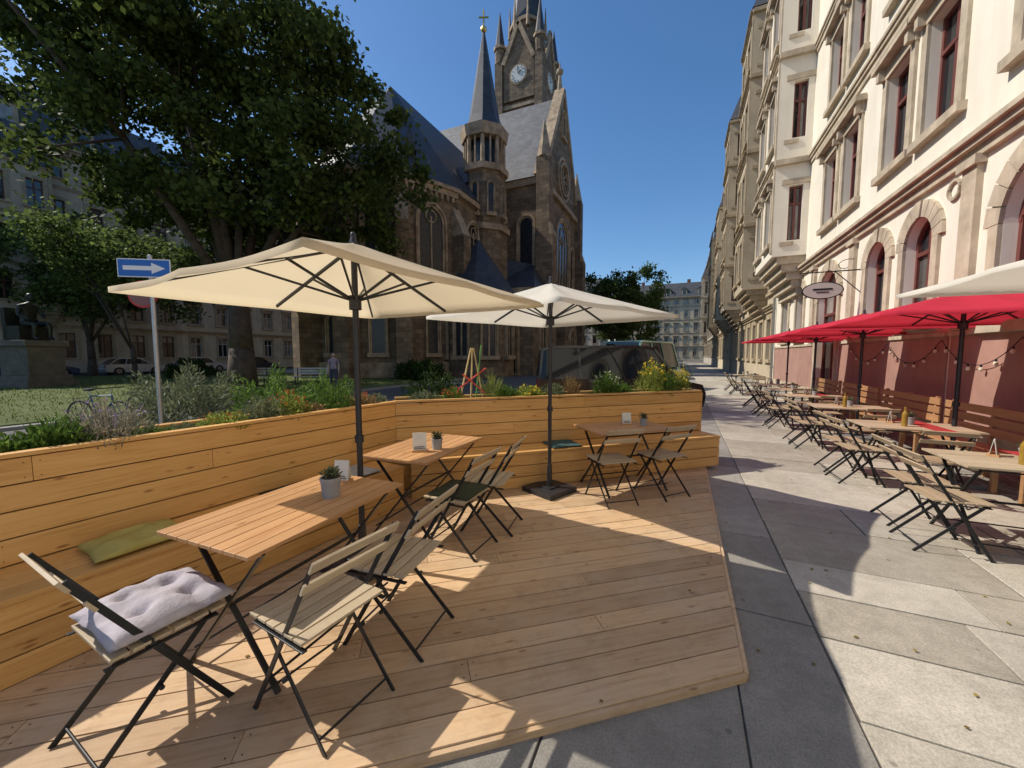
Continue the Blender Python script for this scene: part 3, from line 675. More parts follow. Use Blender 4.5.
def terrace(p0,p1,zoff,bench_from,bench_to,ext=.17,bd=.45,endcap=False):
    p0=Vector(p0);p1=Vector(p1);dv=p1-p0; L=dv.length; a=math.atan2(dv.y,dv.x)
    mb=MB(); rh=.1485
    def rows(x0,x1,y0,y1,z0,n,h=rh):
        for r in range(n):
            cuts=[x0]; x=x0+random.uniform(.8,2.8)
            while x<x1-.5: cuts.append(x); x+=random.uniform(2,3.2)
            cuts.append(x1)
            for c0,c1 in zip(cuts,cuts[1:]):
                j=random.uniform(-.0015,.0015)
                mb.box(c0+.001,c1-.001,y0+j,y1+j,z0+r*h+.004,z0+(r+1)*h-.004,0)
                if y0==0:
                    for cc in (c0+.03,c1-.03):
                        for sv in (.03,.115): mb.cyl((cc,-.001+j,z0+r*h+sv),(cc,.004,z0+r*h+sv),.004,.004,6,2)
    rows(0,L,0,.026,DK,7); rows(-0.0,L+ext,.43,.456,-.08,8,.146)
    mb.box(0,L,.03,.428,.0,1.0,2)
    mb.box(-.0,L+ext*.3,-.014,.06,1.088+zoff,1.112+zoff,0); mb.box(0,L+ext,.39,.47,1.088+zoff,1.112+zoff,0)
    mb.box(0,L,.061,.389,1.0,1.065+zoff,1)
    if endcap:
        for r in range(7): mb.box(L-.0+.001,L+.027,-.0,.456,DK+r*rh+.003,DK+(r+1)*rh-.003,0)
        mb.box(L-.05,L+.032,.061,.389,1.0885+zoff,1.1125+zoff,0)
    mb.obj('timber_planter',[M_wall,M_soil,M_dark],loc=(p0.x,p0.y,0),rz=a,bevel=.003)
    mb=MB()
    for r in range(3): mb.box(bench_from,bench_to,-bd+r*bd/3+.003,-bd+(r+1)*bd/3-.003,.455+zoff,.485+zoff,0)
    rows(bench_from,bench_to,-bd+.02,-bd+.045,DK,3,.1366)
    if endcap:
        for r in range(3): mb.box(bench_to-.026,bench_to-.001,-bd+.05,-.002,DK+r*.1366+.003,DK+(r+1)*.1366-.003,0)
    mb.obj('timber_bench',[M_wall],loc=(p0.x,p0.y,0),rz=a,bevel=.003)
    return a,L
CN=(-3.06,3.54)
aL,LL=terrace((-3.60,-1.5),CN,0.0,0,4.75,.17,.46)
aB,LB=terrace(CN,(.27,6.54),.003,.14,4.48,.0,.40,True)
# ------------------------------------------------------------------ planter plants
def wpt(p0,a,x,y,z): return (p0[0]+x*math.cos(a)-y*math.sin(a),p0[1]+x*math.sin(a)+y*math.cos(a),z)
def tuft(name,c,r,h,n,mat,ll,lw,seed,up=1.2,fl=None,flmat=None,nf=60):
    rs=np.random.RandomState(seed); a=rs.uniform(0,6.28,n); q=np.sqrt(rs.uniform(0,1,n))*r
    q=q*(1+.3*np.sin(3*a+seed)); hh=rs.uniform(0,1,n)**.8*h*(1-.5*(q/r)**2)*(1+.25*np.sin(5*a+seed*2))
    P=np.column_stack([c[0]+q*np.cos(a)*1.0,c[1]+q*np.sin(a),c[2]+hh]); D=np.column_stack([np.cos(a)*.6*q/r,np.sin(a)*.6*q/r,np.full(n,up*.6)])+rs.normal(size=(n,3))*.45
    e=empty(name); leaves('foliage',P,D,rs.uniform(.6,1.3,n)*ll,rs.uniform(.6,1.2,n)*lw,mat,parent=e)
    ns=44; a=rs.uniform(0,6.28,ns); q=rs.uniform(0,1,ns)*r*.8
    P=np.column_stack([c[0]+q*.4*np.cos(a),c[1]+q*.4*np.sin(a),np.full(ns,c[2])]); D=np.column_stack([np.cos(a)*q/r,np.sin(a)*q/r,np.full(ns,1.3)])
    leaves('stems',P,D,rs.uniform(.8,1.6,ns)*h,.008,mat,parent=e)
    if fl:
        a=rs.uniform(0,6.28,nf); q=np.sqrt(rs.uniform(0,1,nf))*r
        hh=h*rs.uniform(.8,1.4,nf)*(1-.35*(q/r)**2)
        P=np.column_stack([c[0]+q*np.cos(a),c[1]+q*np.sin(a),c[2]+hh]); P=np.repeat(P,5,0)+rs.normal(size=(nf*5,3))*fl*.25
        leaves('flowers',P,rs.normal(size=(nf*5,3)),fl,fl*.7,flmat,parent=e)
p0L=(-3.60,-1.5)
def LX(Yw): return (Yw+1.5)/math.sin(aL)
for Yw,nm,r,h,mat,ll,lw,fl,fm in [
  (.55,'lavender_plant',.18,.16,M_lav,.05,.008,None,None),(.8,'herb_plant',.14,.10,M_g,.05,.02,None,None),
  (1.0,'herb_plant',.15,.17,M_g,.06,.02,None,None),(1.22,'lavender_plant',.2,.25,M_lav,.05,.008,.012,M_pur),(1.42,'herb_plant',.12,.07,M_g,.04,.012,None,None),
  (1.62,'sedum_plant',.12,.06,M_gg,.03,.012,None,None),(1.9,'thyme_plant',.18,.11,M_yg,.03,.012,.01,M_redp),(2.2,'herb_plant',.18,.2,M_gg,.05,.01,None,None),
  (2.42,'sedum_plant',.18,.2,M_yg,.04,.015,.015,M_redp),(2.65,'thyme_plant',.14,.1,M_dry,.03,.01,None,None),(2.92,'boxwood_plant',.18,.24,M_g,.04,.014,None,None),
  (3.2,'dry_plant',.18,.14,M_dry,.04,.012,.015,M_redp),(3.42,'herb_plant',.16,.12,M_gg,.04,.012,None,None)]:
    tuft(nm,wpt(p0L,aL,LX(Yw),.22,1.05),r,h,int(1100*(r/.18)**2),mat,ll,lw,int(Yw*100),1.2,fl,fm,30)
for x,nm,r,h,mat,ll,lw,fl,fm in [
  (.35,'herb_plant',.18,.12,M_gg,.05,.012,None,None),(.7,'herb_plant',.14,.15,M_g,.05,.012,.02,M_redp),(1.22,'tall_grass_plant',.12,.30,M_yg,.12,.006,None,None),(1.42,'herb_plant',.15,.16,M_g,.05,.015,None,None),
  (1.75,'sedum_plant',.2,.15,M_yg,.04,.02,.02,M_yel),(2.1,'coneflower_plant',.18,.17,M_gg,.05,.012,None,None),(2.4,'dry_plant',.12,.26,M_dry,.06,.01,None,None),
  (2.95,'daisy_plant',.2,.30,M_g,.07,.016,.018,M_white),(3.2,'herb_plant',.16,.16,M_g,.06,.012,None,None),(3.75,'coneflower_plant',.2,.42,M_yg,.08,.016,.035,M_yel),(4.0,'daisy_plant',.18,.34,M_g,.07,.015,.02,M_yel),(4.3,'coneflower_plant',.12,.32,M_yg,.07,.016,.03,M_yel)]:
    tuft(nm,wpt(CN,aB,x,.22,1.05),r,h,int((1100 if h<.29 else 620)*(r/.18)**2),mat,ll,lw,int(x*100)+900,1.2,fl,fm,26)
t=MB(); 
for dx,dy in ((-.16,0),(.16,.03),(.02,.14)): 
    a=wpt(CN,aB,.95+dx,.2+dy,1.05); b_=wpt(CN,aB,.97+dx*.1,.24,1.74); t.cyl(a,b_,.012,.009,6,0)
t.cyl(wpt(CN,aB,.78,.2,1.22),wpt(CN,aB,1.14,.2,1.48),.011,.011,6,1); t.cyl(wpt(CN,aB,1.12,.2,1.16),wpt(CN,aB,.84,.2,1.40),.011,.011,6,1)
t.cyl(wpt(CN,aB,1.0,.2,1.05),wpt(CN,aB,1.08,.2,1.78),.009,.009,6,2)
t.obj('plant_stake',[plain('bamboo',(.62,.48,.22),.6),plain('red_stick',(.6,.08,.05),.6),plain('green_stick',(.12,.3,.07),.6)])
# ------------------------------------------------------------------ furniture
def chair_mesh(m_w):
    mb=MB()
    for s in (-1,1):
        x=s*.2; mb.bar((x,.235,0),(x,-.25,.82),.007,.024,1,(0,1,0))
        x=s*.178; mb.bar((x,-.245,0),(x,.19,.45),.007,.024,1,(0,1,0))
        mb.bar((s*.2,-.17,.45-.018),(s*.2,.2,.45-.018),.007,.022,1,(0,1,0))
        mb.cyl((s*.172,-.01,.24),(s*.206,-.01,.24),.01,.01,8,1)
        mb.cyl((s*.2-.006,.235,0),(s*.2+.006,.235,0),.014,.014,8,1)
    mb.cyl((-.2,.18,.09),(.2,.18,.09),.006,.006,8,1); mb.cyl((-.178,-.2,.05),(.178,-.2,.05),.006,.006,8,1)
    mb.cyl((-.2,.19,.44),(.2,.19,.44),.006,.006,8,1); mb.cyl((-.2,-.04,.435),(.2,-.04,.435),.006,.006,8,1)
    for i in range(6):
        y=-.155+i*.066; mb.box(-.205,.205,y,y+.056,.45,.463,0)
    for z in (.805,.70):
        y=.235-.485*z/.82; k=Vector((0,-.485,.82)).normalized()*.026
        c=Vector((0,y-.012,z)); mb.bar(c-Vector((.215,0,0)),c+Vector((.215,0,0)),.013,.055,0,tuple(k.normalized()))
    return mb.mesh('folding_chair',[m_w,M_steel])
CH=chair_mesh(M_chair); CH2=chair_mesh(wood('chair_slats_b',(.42,.31,.19),(.48,.37,.25),(.30,.21,.13),.55,.2,.2))
def chair(x,y,face,z=DK,me=CH):
    return mkobj('folding_chair',me,(x,y,z),face-R(90),.0015)
def cushion(name,loc,rz,w,d,t,mat,tuft_=False,seed=1,thin=False):
    n=26; vs=[];fs=[]; rs=np.random.RandomState(seed); ph=rs.uniform(0,6,6)
    for side in (1,-1):
        for i in range(n+1):
            for j in range(n+1):
                u=-1+2*i/n; v=-1+2*j/n
                e=max(0,(1-abs(u)**3.0)*(1-abs(v)**3.0))**.45
                px=u*w/2*(1+.03*abs(u*v)-.03*(1-abs(v))*abs(u)); py=v*d/2*(1+.03*abs(u*v)-.03*(1-abs(u))*abs(v))
                z=t/2*e*(1 if side>0 else .55)
                if side>0: z+=e*t*.07*(math.sin(5*u+ph[0]+3*v)+math.sin(7*v+ph[1]-2*u)+.6*math.sin(13*u*v+ph[2]))
                if tuft_ and side>0:
                    for a in (-.4,.4):
                        for b_ in (-.4,.4): z-=t*.38*math.exp(-((u-a)**2+(v-b_)**2)/.02)
                    z-=t*.10*(math.exp(-(abs(u)-.4)**2/.01)+math.exp(-(abs(v)-.4)**2/.01))*.5
                vs.append((px,py,z*side+t*.28))
    m=(n+1)**2
    for s in range(2):
        for i in range(n):
            for j in range(n):
                a=s*m+i*(n+1)+j; f=(a,a+n+1,a+n+2,a+1); fs.append(f if s==0 else f[::-1])
    me=bpy.data.meshes.new(name); me.from_pydata(vs,[],fs); me.materials.append(mat); me.polygons.foreach_set('use_smooth',[True]*len(fs)); me.update()
    o=mkobj(name,me,loc,rz); o.modifiers.new('w','WELD').merge_threshold=.0005; return o
def clothmat(name,c):
    m,nt,b=newmat(name); v=coord(nt)
    nt.links.new(ramp(nt,noise(nt,v,8,5),[(.3,tuple(x*.75 for x in c)),(.7,c)]),b.inputs['Base Color']); b.inputs['Roughness'].default_value=.95; b.inputs['Specular IOR Level'].default_value=.1
    bump(nt,b,noise(nt,v,14,5,.6),.6,.02); return m
M_cg=clothmat('grey_cloth',(.46,.42,.45)); M_cy=clothmat('olive_cloth',(.50,.42,.13)); M_cd=clothmat('dark_olive_cloth',(.06,.065,.04)); M_cb=clothmat('teal_cloth',(.07,.12,.12)); M_cl=clothmat('lightgrey_cloth',(.45,.44,.42))
def table_mesh(L,W,name='folding_table',wm=None):
    mb=MB(); ns=8; g_=.006; sw=(W-g_*(ns-1))/ns; z=.74
    for i in range(ns): y=-W/2+i*(sw+g_); mb.box(-L/2,L/2,y,y+sw,z-.018,z,0)
    for x in (-L/2+.06,0,L/2-.06): mb.box(x-.022,x+.022,-W/2+.03,W/2-.03,z-.04,z-.0185,0)
    for x in (-L/2+.10,L/2-.10):
        s=1 if x<0 else -1
        mb.bar((x,-W/2+.05,z-.045),(x+s*.0,W/2-.03,.0),.012,.026,1,(1,0,0)); mb.bar((x+s*.03,W/2-.05,z-.045),(x+s*.03,-W/2+.03,.0),.012,.026,1,(1,0,0))
    for y in (-W/2+.06,W/2-.06): mb.cyl((-L/2+.10,y,.08),(L/2-.10,y,.08),.007,.007,8,1); mb.cyl((-L/2+.1,y*.9,z-.05),(L/2-.1,y*.9,z-.05),.007,.007,8,1)
    mb.bar((-L/2+.1,0,.37),(L/2-.1,0,.37),.01,.02,1)
    return mb.mesh(name,[wm or M_table,M_steel])
TM=table_mesh(1.04,.67); TM2=table_mesh(1.1,.68,'folding_table',M_chair)
def table(x,y,rz,z=DK,me=TM): return mkobj('folding_table',me,(x,y,z),rz,.0015)
table(-2.03,1.50,R(90+2)); table(-2.22,3.0,R(90+3)); table(-.62,4.78,aB)
chair(-2.12,.80,R(86)); chair(-1.48,1.20,R(174)); chair(-1.46,1.70,R(186))
chair(-1.66,2.70,R(178)); chair(-1.6,3.16,R(188))
chair(-.68,4.28,aB+R(88)); chair(-.18,4.73,aB+R(97))
cushion('seat_cushion',(-2.12,.86,DK+.465),R(-4),.43,.42,.12,M_cg,True,4)
cushion('seat_cushion',(-1.69,2.72,DK+.463),R(92),.38,.38,.05,M_cd,False,5)
cushion('seat_cushion',wpt(p0L,aL,LX(1.2),-.24,.487),aL,.44,.36,.09,M_cy,False,6)
cushion('seat_cushion',wpt(p0L,aL,LX(2.75),-.22,.487),aL,.42,.38,.06,M_cl,False,7)
cushion('seat_cushion',wpt(CN,aB,2.05,-.2,.49),aB,.4,.36,.05,M_cb,False,8)
cushion('seat_cushion',wpt(p0L,aL,LX(2.2),-.22,.487),aL,.4,.36,.05,M_cd,False,9)
M_pot=plain('grey_pot',(.30,.29,.29),.85,0,.15,12,.2); M_paper=plain('menu_paper',(.7,.68,.62),.7,0,.1)
def pot(x,y,z,r=.05,h=.11,seed=1):
    e=empty('potted_plant'); mb=MB(); mb.cyl((x,y,z),(x,y,z+h),r*.82,r,20,0); mb.cyl((x,y,z+h-.015),(x,y,z+h+.001),r*1.05,r*1.05,20,0); mb.cyl((x,y,z+h),(x,y,z+h+.002),r*.9,r*.9,16,1); mb.obj('pot',[M_pot,M_soil],smooth=False,parent=e)
    rs=np.random.RandomState(seed); n=150; D=rs.normal(size=(n,3)); D[:,2]=abs(D[:,2])+.6; D/=np.linalg.norm(D,axis=1,keepdims=True)
    P=np.array([x,y,z+h])+D*rs.uniform(0,.05,(n,1)); leaves('plant',P,D+rs.normal(size=(n,3))*.4,rs.uniform(.02,.045,n),.012,M_gg,parent=e)
def menu(x,y,z,a,h=.15,w=.10):
    mb=MB(); 
    mb.extr([(-w/2,-.02,0),(w/2,-.02,0),(w/2,.002,h),(-w/2,.002,h)],(0,.003,0),0); mb.extr([(-w/2,.028,0),(w/2,.028,0),(w/2,.006,h),(-w/2,.006,h)],(0,.003,0),0); mb.box(-w/2-.01,w/2+.01,-.03,.04,0,.018,1)
    mb.box(-w/2+.01,w/2-.01,-.0235,-.0205,.03,.035,2); mb.box(-w/2+.01,w/2-.02,-.0225,-.0195,.045,.05,2)
    mb.obj('menu_holder',[M_paper,M_table,M_steel],loc=(x,y,z),rz=a)
TZ=DK+.74
pot(-1.95,1.66,TZ,.06,.12,1); menu(-2.10,1.88,TZ,R(20)); pot(-2.05,2.92,TZ,.05,.10,2); menu(-2.14,2.78,TZ,R(40),.17,.12); pot(-.42,4.95,TZ,.045,.09,3); menu(-.62,4.92,TZ,R(30),.15,.11)
def umbrella(name,x,y,rz,half,zr,za,fm,zb=DK,pr=.022,sag=.03,base='slab'):
    e=empty(name,(x,y,0),rz)
    mb=MB(); ns=8; N_=ns*8; m=8; per=[]
    for k in range(N_):
        s=k/(N_/4); side=int(s); t=s-side
        c=[(-1,-1),(1,-1),(1,1),(-1,1),(-1,-1)]; p,q=c[side],c[side+1]
        X=p[0]+(q[0]-p[0])*t; Y_=p[1]+(q[1]-p[1])*t; tt=(t*2)%1; sg=math.sin(math.pi*tt); per.append((X,Y_,sg))
    vs=[(0,0,za)]
    for j in range(1,m+1):
        f=j/m
        for X,Y_,sg in per:
            k=1-sag*sg*f
            vs.append((X*half*f*k,Y_*half*f*k,za+(zr-za)*(f**.93)-.025*sg*math.sin(math.pi*min(1,f*.9))))
    for X,Y_,sg in per: k=1-sag*sg; vs.append((X*half*k,Y_*half*k,zr-.025*sg*math.sin(.9*math.pi)-.035))
    fs=[(0,1+k,1+(k+1)%N_) for k in range(N_)]
    for j in range(m):
        for k in range(N_):
            a=1+j*N_+k;b_=1+j*N_+(k+1)%N_; fs.append((a,a+N_,b_+N_,b_))
    mb.add(vs,fs,0); mb.obj('canopy',[fm],smooth=True,parent=e)
    mb=MB(); zh=za-.03
    ends=[(sx*half,sy*half) for sx,sy in ((-1,-1),(1,-1),(1,1),(-1,1),(0,-1),(1,0),(0,1),(-1,0))]
    for X,Y_ in ends:
        mb.bar((0,0,zh),(X*.985,Y_*.985,zr-.012),.014,.022,0)
        f=.48; mb.bar((X*f,Y_*f,za+(zr-za)*f-.03),(0,0,za-.42),.011,.016,0)
    mb.cyl((0,0,zb+.02),(0,0,za-.01),pr,pr,16,0); mb.cyl((0,0,za-.48),(0,0,za-.38),pr*2,pr*2,14,0); mb.cyl((0,0,zh-.04),(0,0,zh+.02),pr*2,pr*2,14,0)
    mb.cyl((0,0,za-.01),(0,0,za+.04),.03,.02,12,0); mb.ell((0,0,za+.05),.022,.022,.025,0,10,6)
    mb.cyl((0,0,1.0),(0,0,1.05),pr*1.5,pr*1.5,14,0)
    mb.obj('frame',[M_pole],parent=e)
    mb=MB()
    mb.box(-.23,.23,-.23,.23,zb,zb+.055,0); mb.cyl((0,0,zb+.055),(0,0,zb+.32),.032,.03,14,1); mb.box(-.09,.09,-.09,.09,zb+.056,zb+.068,1)
    mb.obj('base',[M_concrete if base=='c' else M_pole,M_pole],parent=e,bevel=.008)
    return e
umbrella('cream_parasol',-2.2,2.14,R(-6),1.03,2.08,2.46,M_cream)
umbrella('cream_parasol',-1.40,4.25,R(-24),1.02,2.10,2.47,M_white)
umbrella('white_parasol',3.2,3.75,0,1.3,2.24,2.62,M_white,0,.024,.03,'c')
for yy in (6.75,9.7,12.6,15.5): umbrella('red_parasol',3.2,yy,R(random.uniform(-3,3)),1.22,2.12,2.46,M_red,0,.024,.03,'c')
M_run=clothmat('red_runner',(.4,.05,.05)); M_amb=plain('amber_glass',(.3,.18,.03),.15)
for i,yy in enumerate((2.6,4.7,6.6,8.6,10.6,12.5,14.3,18.6,20.6)):
    table(2.72,yy,R(random.uniform(-3,3)),0,TM2)
    for dy in (-.26,.26):
        chair(2.05+random.uniform(-.08,.05) if dy<0 else 2.1,yy+dy,R(random.uniform(-10,10)),0,CH2)
    if i>0: chair(2.75+random.uniform(-.1,.1),yy-.72,R(90+random.uniform(-12,12)),0,CH2)
    pot(2.75,yy+.1,.74,.05,.1,40+i); menu(2.6,yy+.2,.74,R(60))
    if i in (1,2,4):
        mb=MB(); mb.box(-.5,.5,-.1,.1,0,.003,0); mb.obj('table_runner',[M_run],loc=(2.9,yy,.7405),rz=R(90))
    if i in(1,2,3):
        mb=MB(); mb.cyl((0,0,0),(0,0,.16),.03,.03,14,0); mb.cyl((0,0,.16),(0,0,.2),.03,.012,14,0); mb.cyl((0,0,.2),(0,0,.25),.012,.012,10,0); mb.obj('bottle',[M_amb],loc=(2.62,yy-.1,.741))
M_bw=wood('bench_wood',(.46,.25,.12),(.54,.32,.15),(.33,.16,.07),.5,0,.3)
for k in range(6):
    y0=2.0+k*2.15; mb=MB()
    for i in range(4): mb.box(0,2.0,-.4+i*.1,-.4+i*.1+.088,.43,.46,0)
    for z in (.56,.70,.84): mb.box(0,2.0,.03,.055,z,z+.11,0)
    for x in (.15,1.0,1.85): mb.bar((x,-.34,0),(x,-.34,.43),.05,.05,0); mb.bar((x,.02,0),(x,.08,.97),.05,.05,0); mb.box(x-.02,x+.02,-.36,.03,.38,.428,0)
    mb.obj('wooden_bench',[M_bw],loc=(3.78,y0+2.0,0),rz=R(-90),bevel=.004)
mb=MB()
anch=[(4.2,1.5,1.95),(4.2,4.2,1.9),(4.2,5.9,1.93),(4.2,7.6,1.9),(4.2,9.4,1.92),(4.2,11.4,1.9),(4.2,13.6,1.95)]
for a,b_ in zip(anch,anch[1:]):
    a=Vector(a);b_=Vector(b_); pr=None
    for i in range(13):
        t_=i/12; p=a.lerp(b_,t_); p.z-=.42*4*t_*(1-t_)
        if pr: mb.cyl(pr,p,.006,.006,5,0)
        if i%2: mb.cyl(p,p-Vector((0,0,.04)),.014,.014,8,0); mb.ell(p-Vector((0,0,.068)),.028,.028,.036,1,10,6)
        pr=p
mb.obj('string_lights',[M_steel,plain('bulb_glass',(.7,.65,.5),.15)])
mb=MB(); sx,sy,sz=3.45,13.3,3.42
mb.M=Matrix.Translation((sx,sy,sz)); n=28
ov=[(.44*math.cos(2*math.pi*i/n),-.02,.21*math.sin(2*math.pi*i/n)) for i in range(n)]
mb.extr([(p[0]*1.07,-.02,p[2]*1.12) for p in ov],(0,.04,0),0); mb.extr([(p[0],-.026,p[2]) for p in ov],(0,.052,0),1)
mb.bar((-.22,-.03,.03),(.22,-.03,.03),.004,.05,0); mb.bar((-.14,-.03,-.05),(.14,-.03,-.05),.004,.03,0)
mb.M=Matrix()
mb.cyl((4.28,sy,sz+.5),(2.9,sy,sz+.5),.018,.014,8,0)
for dx in (-.25,.25): mb.cyl((sx+dx,sy,sz+.17),(sx+dx,sy,sz+.5),.008,.008,6,0)
pr=None
for i in range(22):
    t_=i/21*4.2; r_=.28*(1-i/26); p=Vector((3.95+r_*math.cos(t_+1),sy,sz+.62+r_*math.sin(t_+1)*.7)); 
    if pr: mb.cyl(pr,p,.009,.009,6,0)
    pr=p
mb.cyl((4.28,sy,sz-.1),(3.7,sy,sz+.5),.012,.012,6,0)
mb.obj('hanging_sign',[M_steel,plain('sign_cream',(.62,.58,.5),.5,0,.06)])
mb=MB(); 
for yy in (23.7,42.8): 
    mb.cyl((4.2,yy,0),(4.2,yy,20),.06,.06,10,0)
    for z in range(1,20,3): mb.cyl((4.2,yy,z),(4.2,yy,z+.08),.075,.075,10,0)
mb.obj('rain_pipe',[plain('zinc',(.25,.24,.22),.5,.6,.2)])
# ------------------------------------------------------------------ one-way street sign
e=empty('one_way_sign',(-7.6,3.3,-.1),R(33)); mb=MB()
mb.cyl((0,0,0),(0,0,3.28),.03,.03,14,0); mb.ell((0,0,3.28),.032,.032,.02,0,10,6); mb.cyl((0,0,0),(0,0,.12),.07,.05,12,0)
mb.obj('post',[plain('galvanised',(.42,.43,.44),.4,.7,.1)],parent=e)
mb=MB(); mb.M=Matrix.Translation((-.06,0,.22))@Matrix.Diagonal((.86,1,.93,1))
mb.box(-.42,.42,-.045,-.035,2.93,3.23,1); mb.box(-.405,.405,-.047,-.0451,2.945,3.215,0)
mb.extr([(-.33,-.0495,3.045),(.12,-.0495,3.045),(.12,-.0495,2.99),(.34,-.0495,3.08),(.12,-.0495,3.17),(.12,-.0495,3.115),(-.33,-.0495,3.115)],(0,.002,0),1)
mb.box(-.0,.1,-.034,.03,2.98,3.01,2); mb.box(-.0,.1,-.034,.03,3.14,3.17,2)
mb.obj('panel',[plain('sign_blue',(.02,.13,.48),.4,0,.05),plain('sign_white',(.8,.8,.8),.4,0,.03),M_steel],parent=e)
mb=MB(); mb.cyl((-.16,.036,2.70),(-.16,.046,2.70),.21,.21,28,0); mb.cyl((-.16,.034,2.70),(-.16,.03,2.70),.18,.18,28,1)
mb.obj('round_panel',[plain('sign_red',(.5,.03,.03),.4,0,.05),plain('sign_back',(.25,.12,.11),.6,.2,.1)],parent=e)
# ------------------------------------------------------------------ bicycles
M_tyre=plain('tyre',(.02,.02,.02),.85); M_rim=plain('alloy',(.4,.41,.42),.3,.9,.1)
def bicycle(x,y,rz,col):
    mb=MB(); rw=.34
    for wx in (-.52,.52):
        mb.torus((wx,0,rw),rw,.017,(0,1,0),1,36,6); mb.torus((wx,0,rw),rw-.022,.009,(0,1,0),2,36,5); mb.cyl((wx,-.05,rw),(wx,.05,rw),.022,.022,10,2)
        for k in range(16):
            a=2*math.pi*k/16; mb.cyl((wx,.02*(1 if k%2 else -1),rw),(wx+(rw-.02)*math.cos(a),0,rw+(rw-.02)*math.sin(a)),.0018,.0018,4,2)
    bb=(-.08,0,.29); st=(-.22,0,.80); hd=(.34,0,.82); hb=(.37,0,.68)
    for p,q,r in ((bb,st,.016),(st,hd,.016),(bb,hb,.018),(hd,hb,.02)): mb.cyl(p,q,r,r,10,0)
    for s in (-.045,.045):
        mb.cyl((bb[0],s*.5,bb[2]),(-.52,s,rw),.009,.009,8,0); mb.cyl((st[0],s*.5,st[2]-.04),(-.52,s,rw),.008,.008,8,0); mb.cyl((hb[0],s,hb[2]),(.52,s,rw),.012,.009,8,0)
    mb.cyl(st,(-.25,0,.93),.012,.012,8,2); mb.ell((-.25,0,.95),.13,.07,.035,1,12,6)
    mb.cyl(hd,(.32,0,.98),.012,.012,8,2); mb.cyl((.32,-.29,1.0),(.32,.29,1.0),.012,.012,8,1)
    for s in (-1,1): mb.cyl((.32,s*.29,1.0),(.22,s*.31,.99),.015,.015,8,1)
    mb.torus((bb[0],-.05,bb[2]),.09,.006,(0,1,0),2,20,5); mb.cyl((bb[0],-.06,bb[2]),(bb[0]+.1,-.06,bb[2]-.13),.01,.01,6,2); mb.cyl((bb[0],.06,bb[2]),(bb[0]-.1,.06,bb[2]+.13),.01,.01,6,2)
    mb.box(bb[0]+.06,bb[0]+.15,-.14,-.06,bb[2]-.145,bb[2]-.125,1); mb.box(bb[0]-.15,bb[0]-.06,.06,.14,bb[2]+.12,bb[2]+.14,1)
    for s in (-.06,.06): mb.cyl((-.78,s,.74),(-.3,s,.76),.006,.006,6,1); mb.cyl((-.6,s,.74),(-.52,s,rw),.005,.005,6,1)
    mb.cyl((-.1,.05,.3),(-.2,.2,0),.01,.008,6,1)
    mb.obj('bicycle',[plain('bike_paint',col,.35,.3,.1),M_tyre,M_rim],loc=(x,y,-.104),rz=rz)
bicycle(-12.4,4.25,R(18),(.05,.09,.16)); bicycle(-13.0,5.6,R(25),(.25,.25,.26))
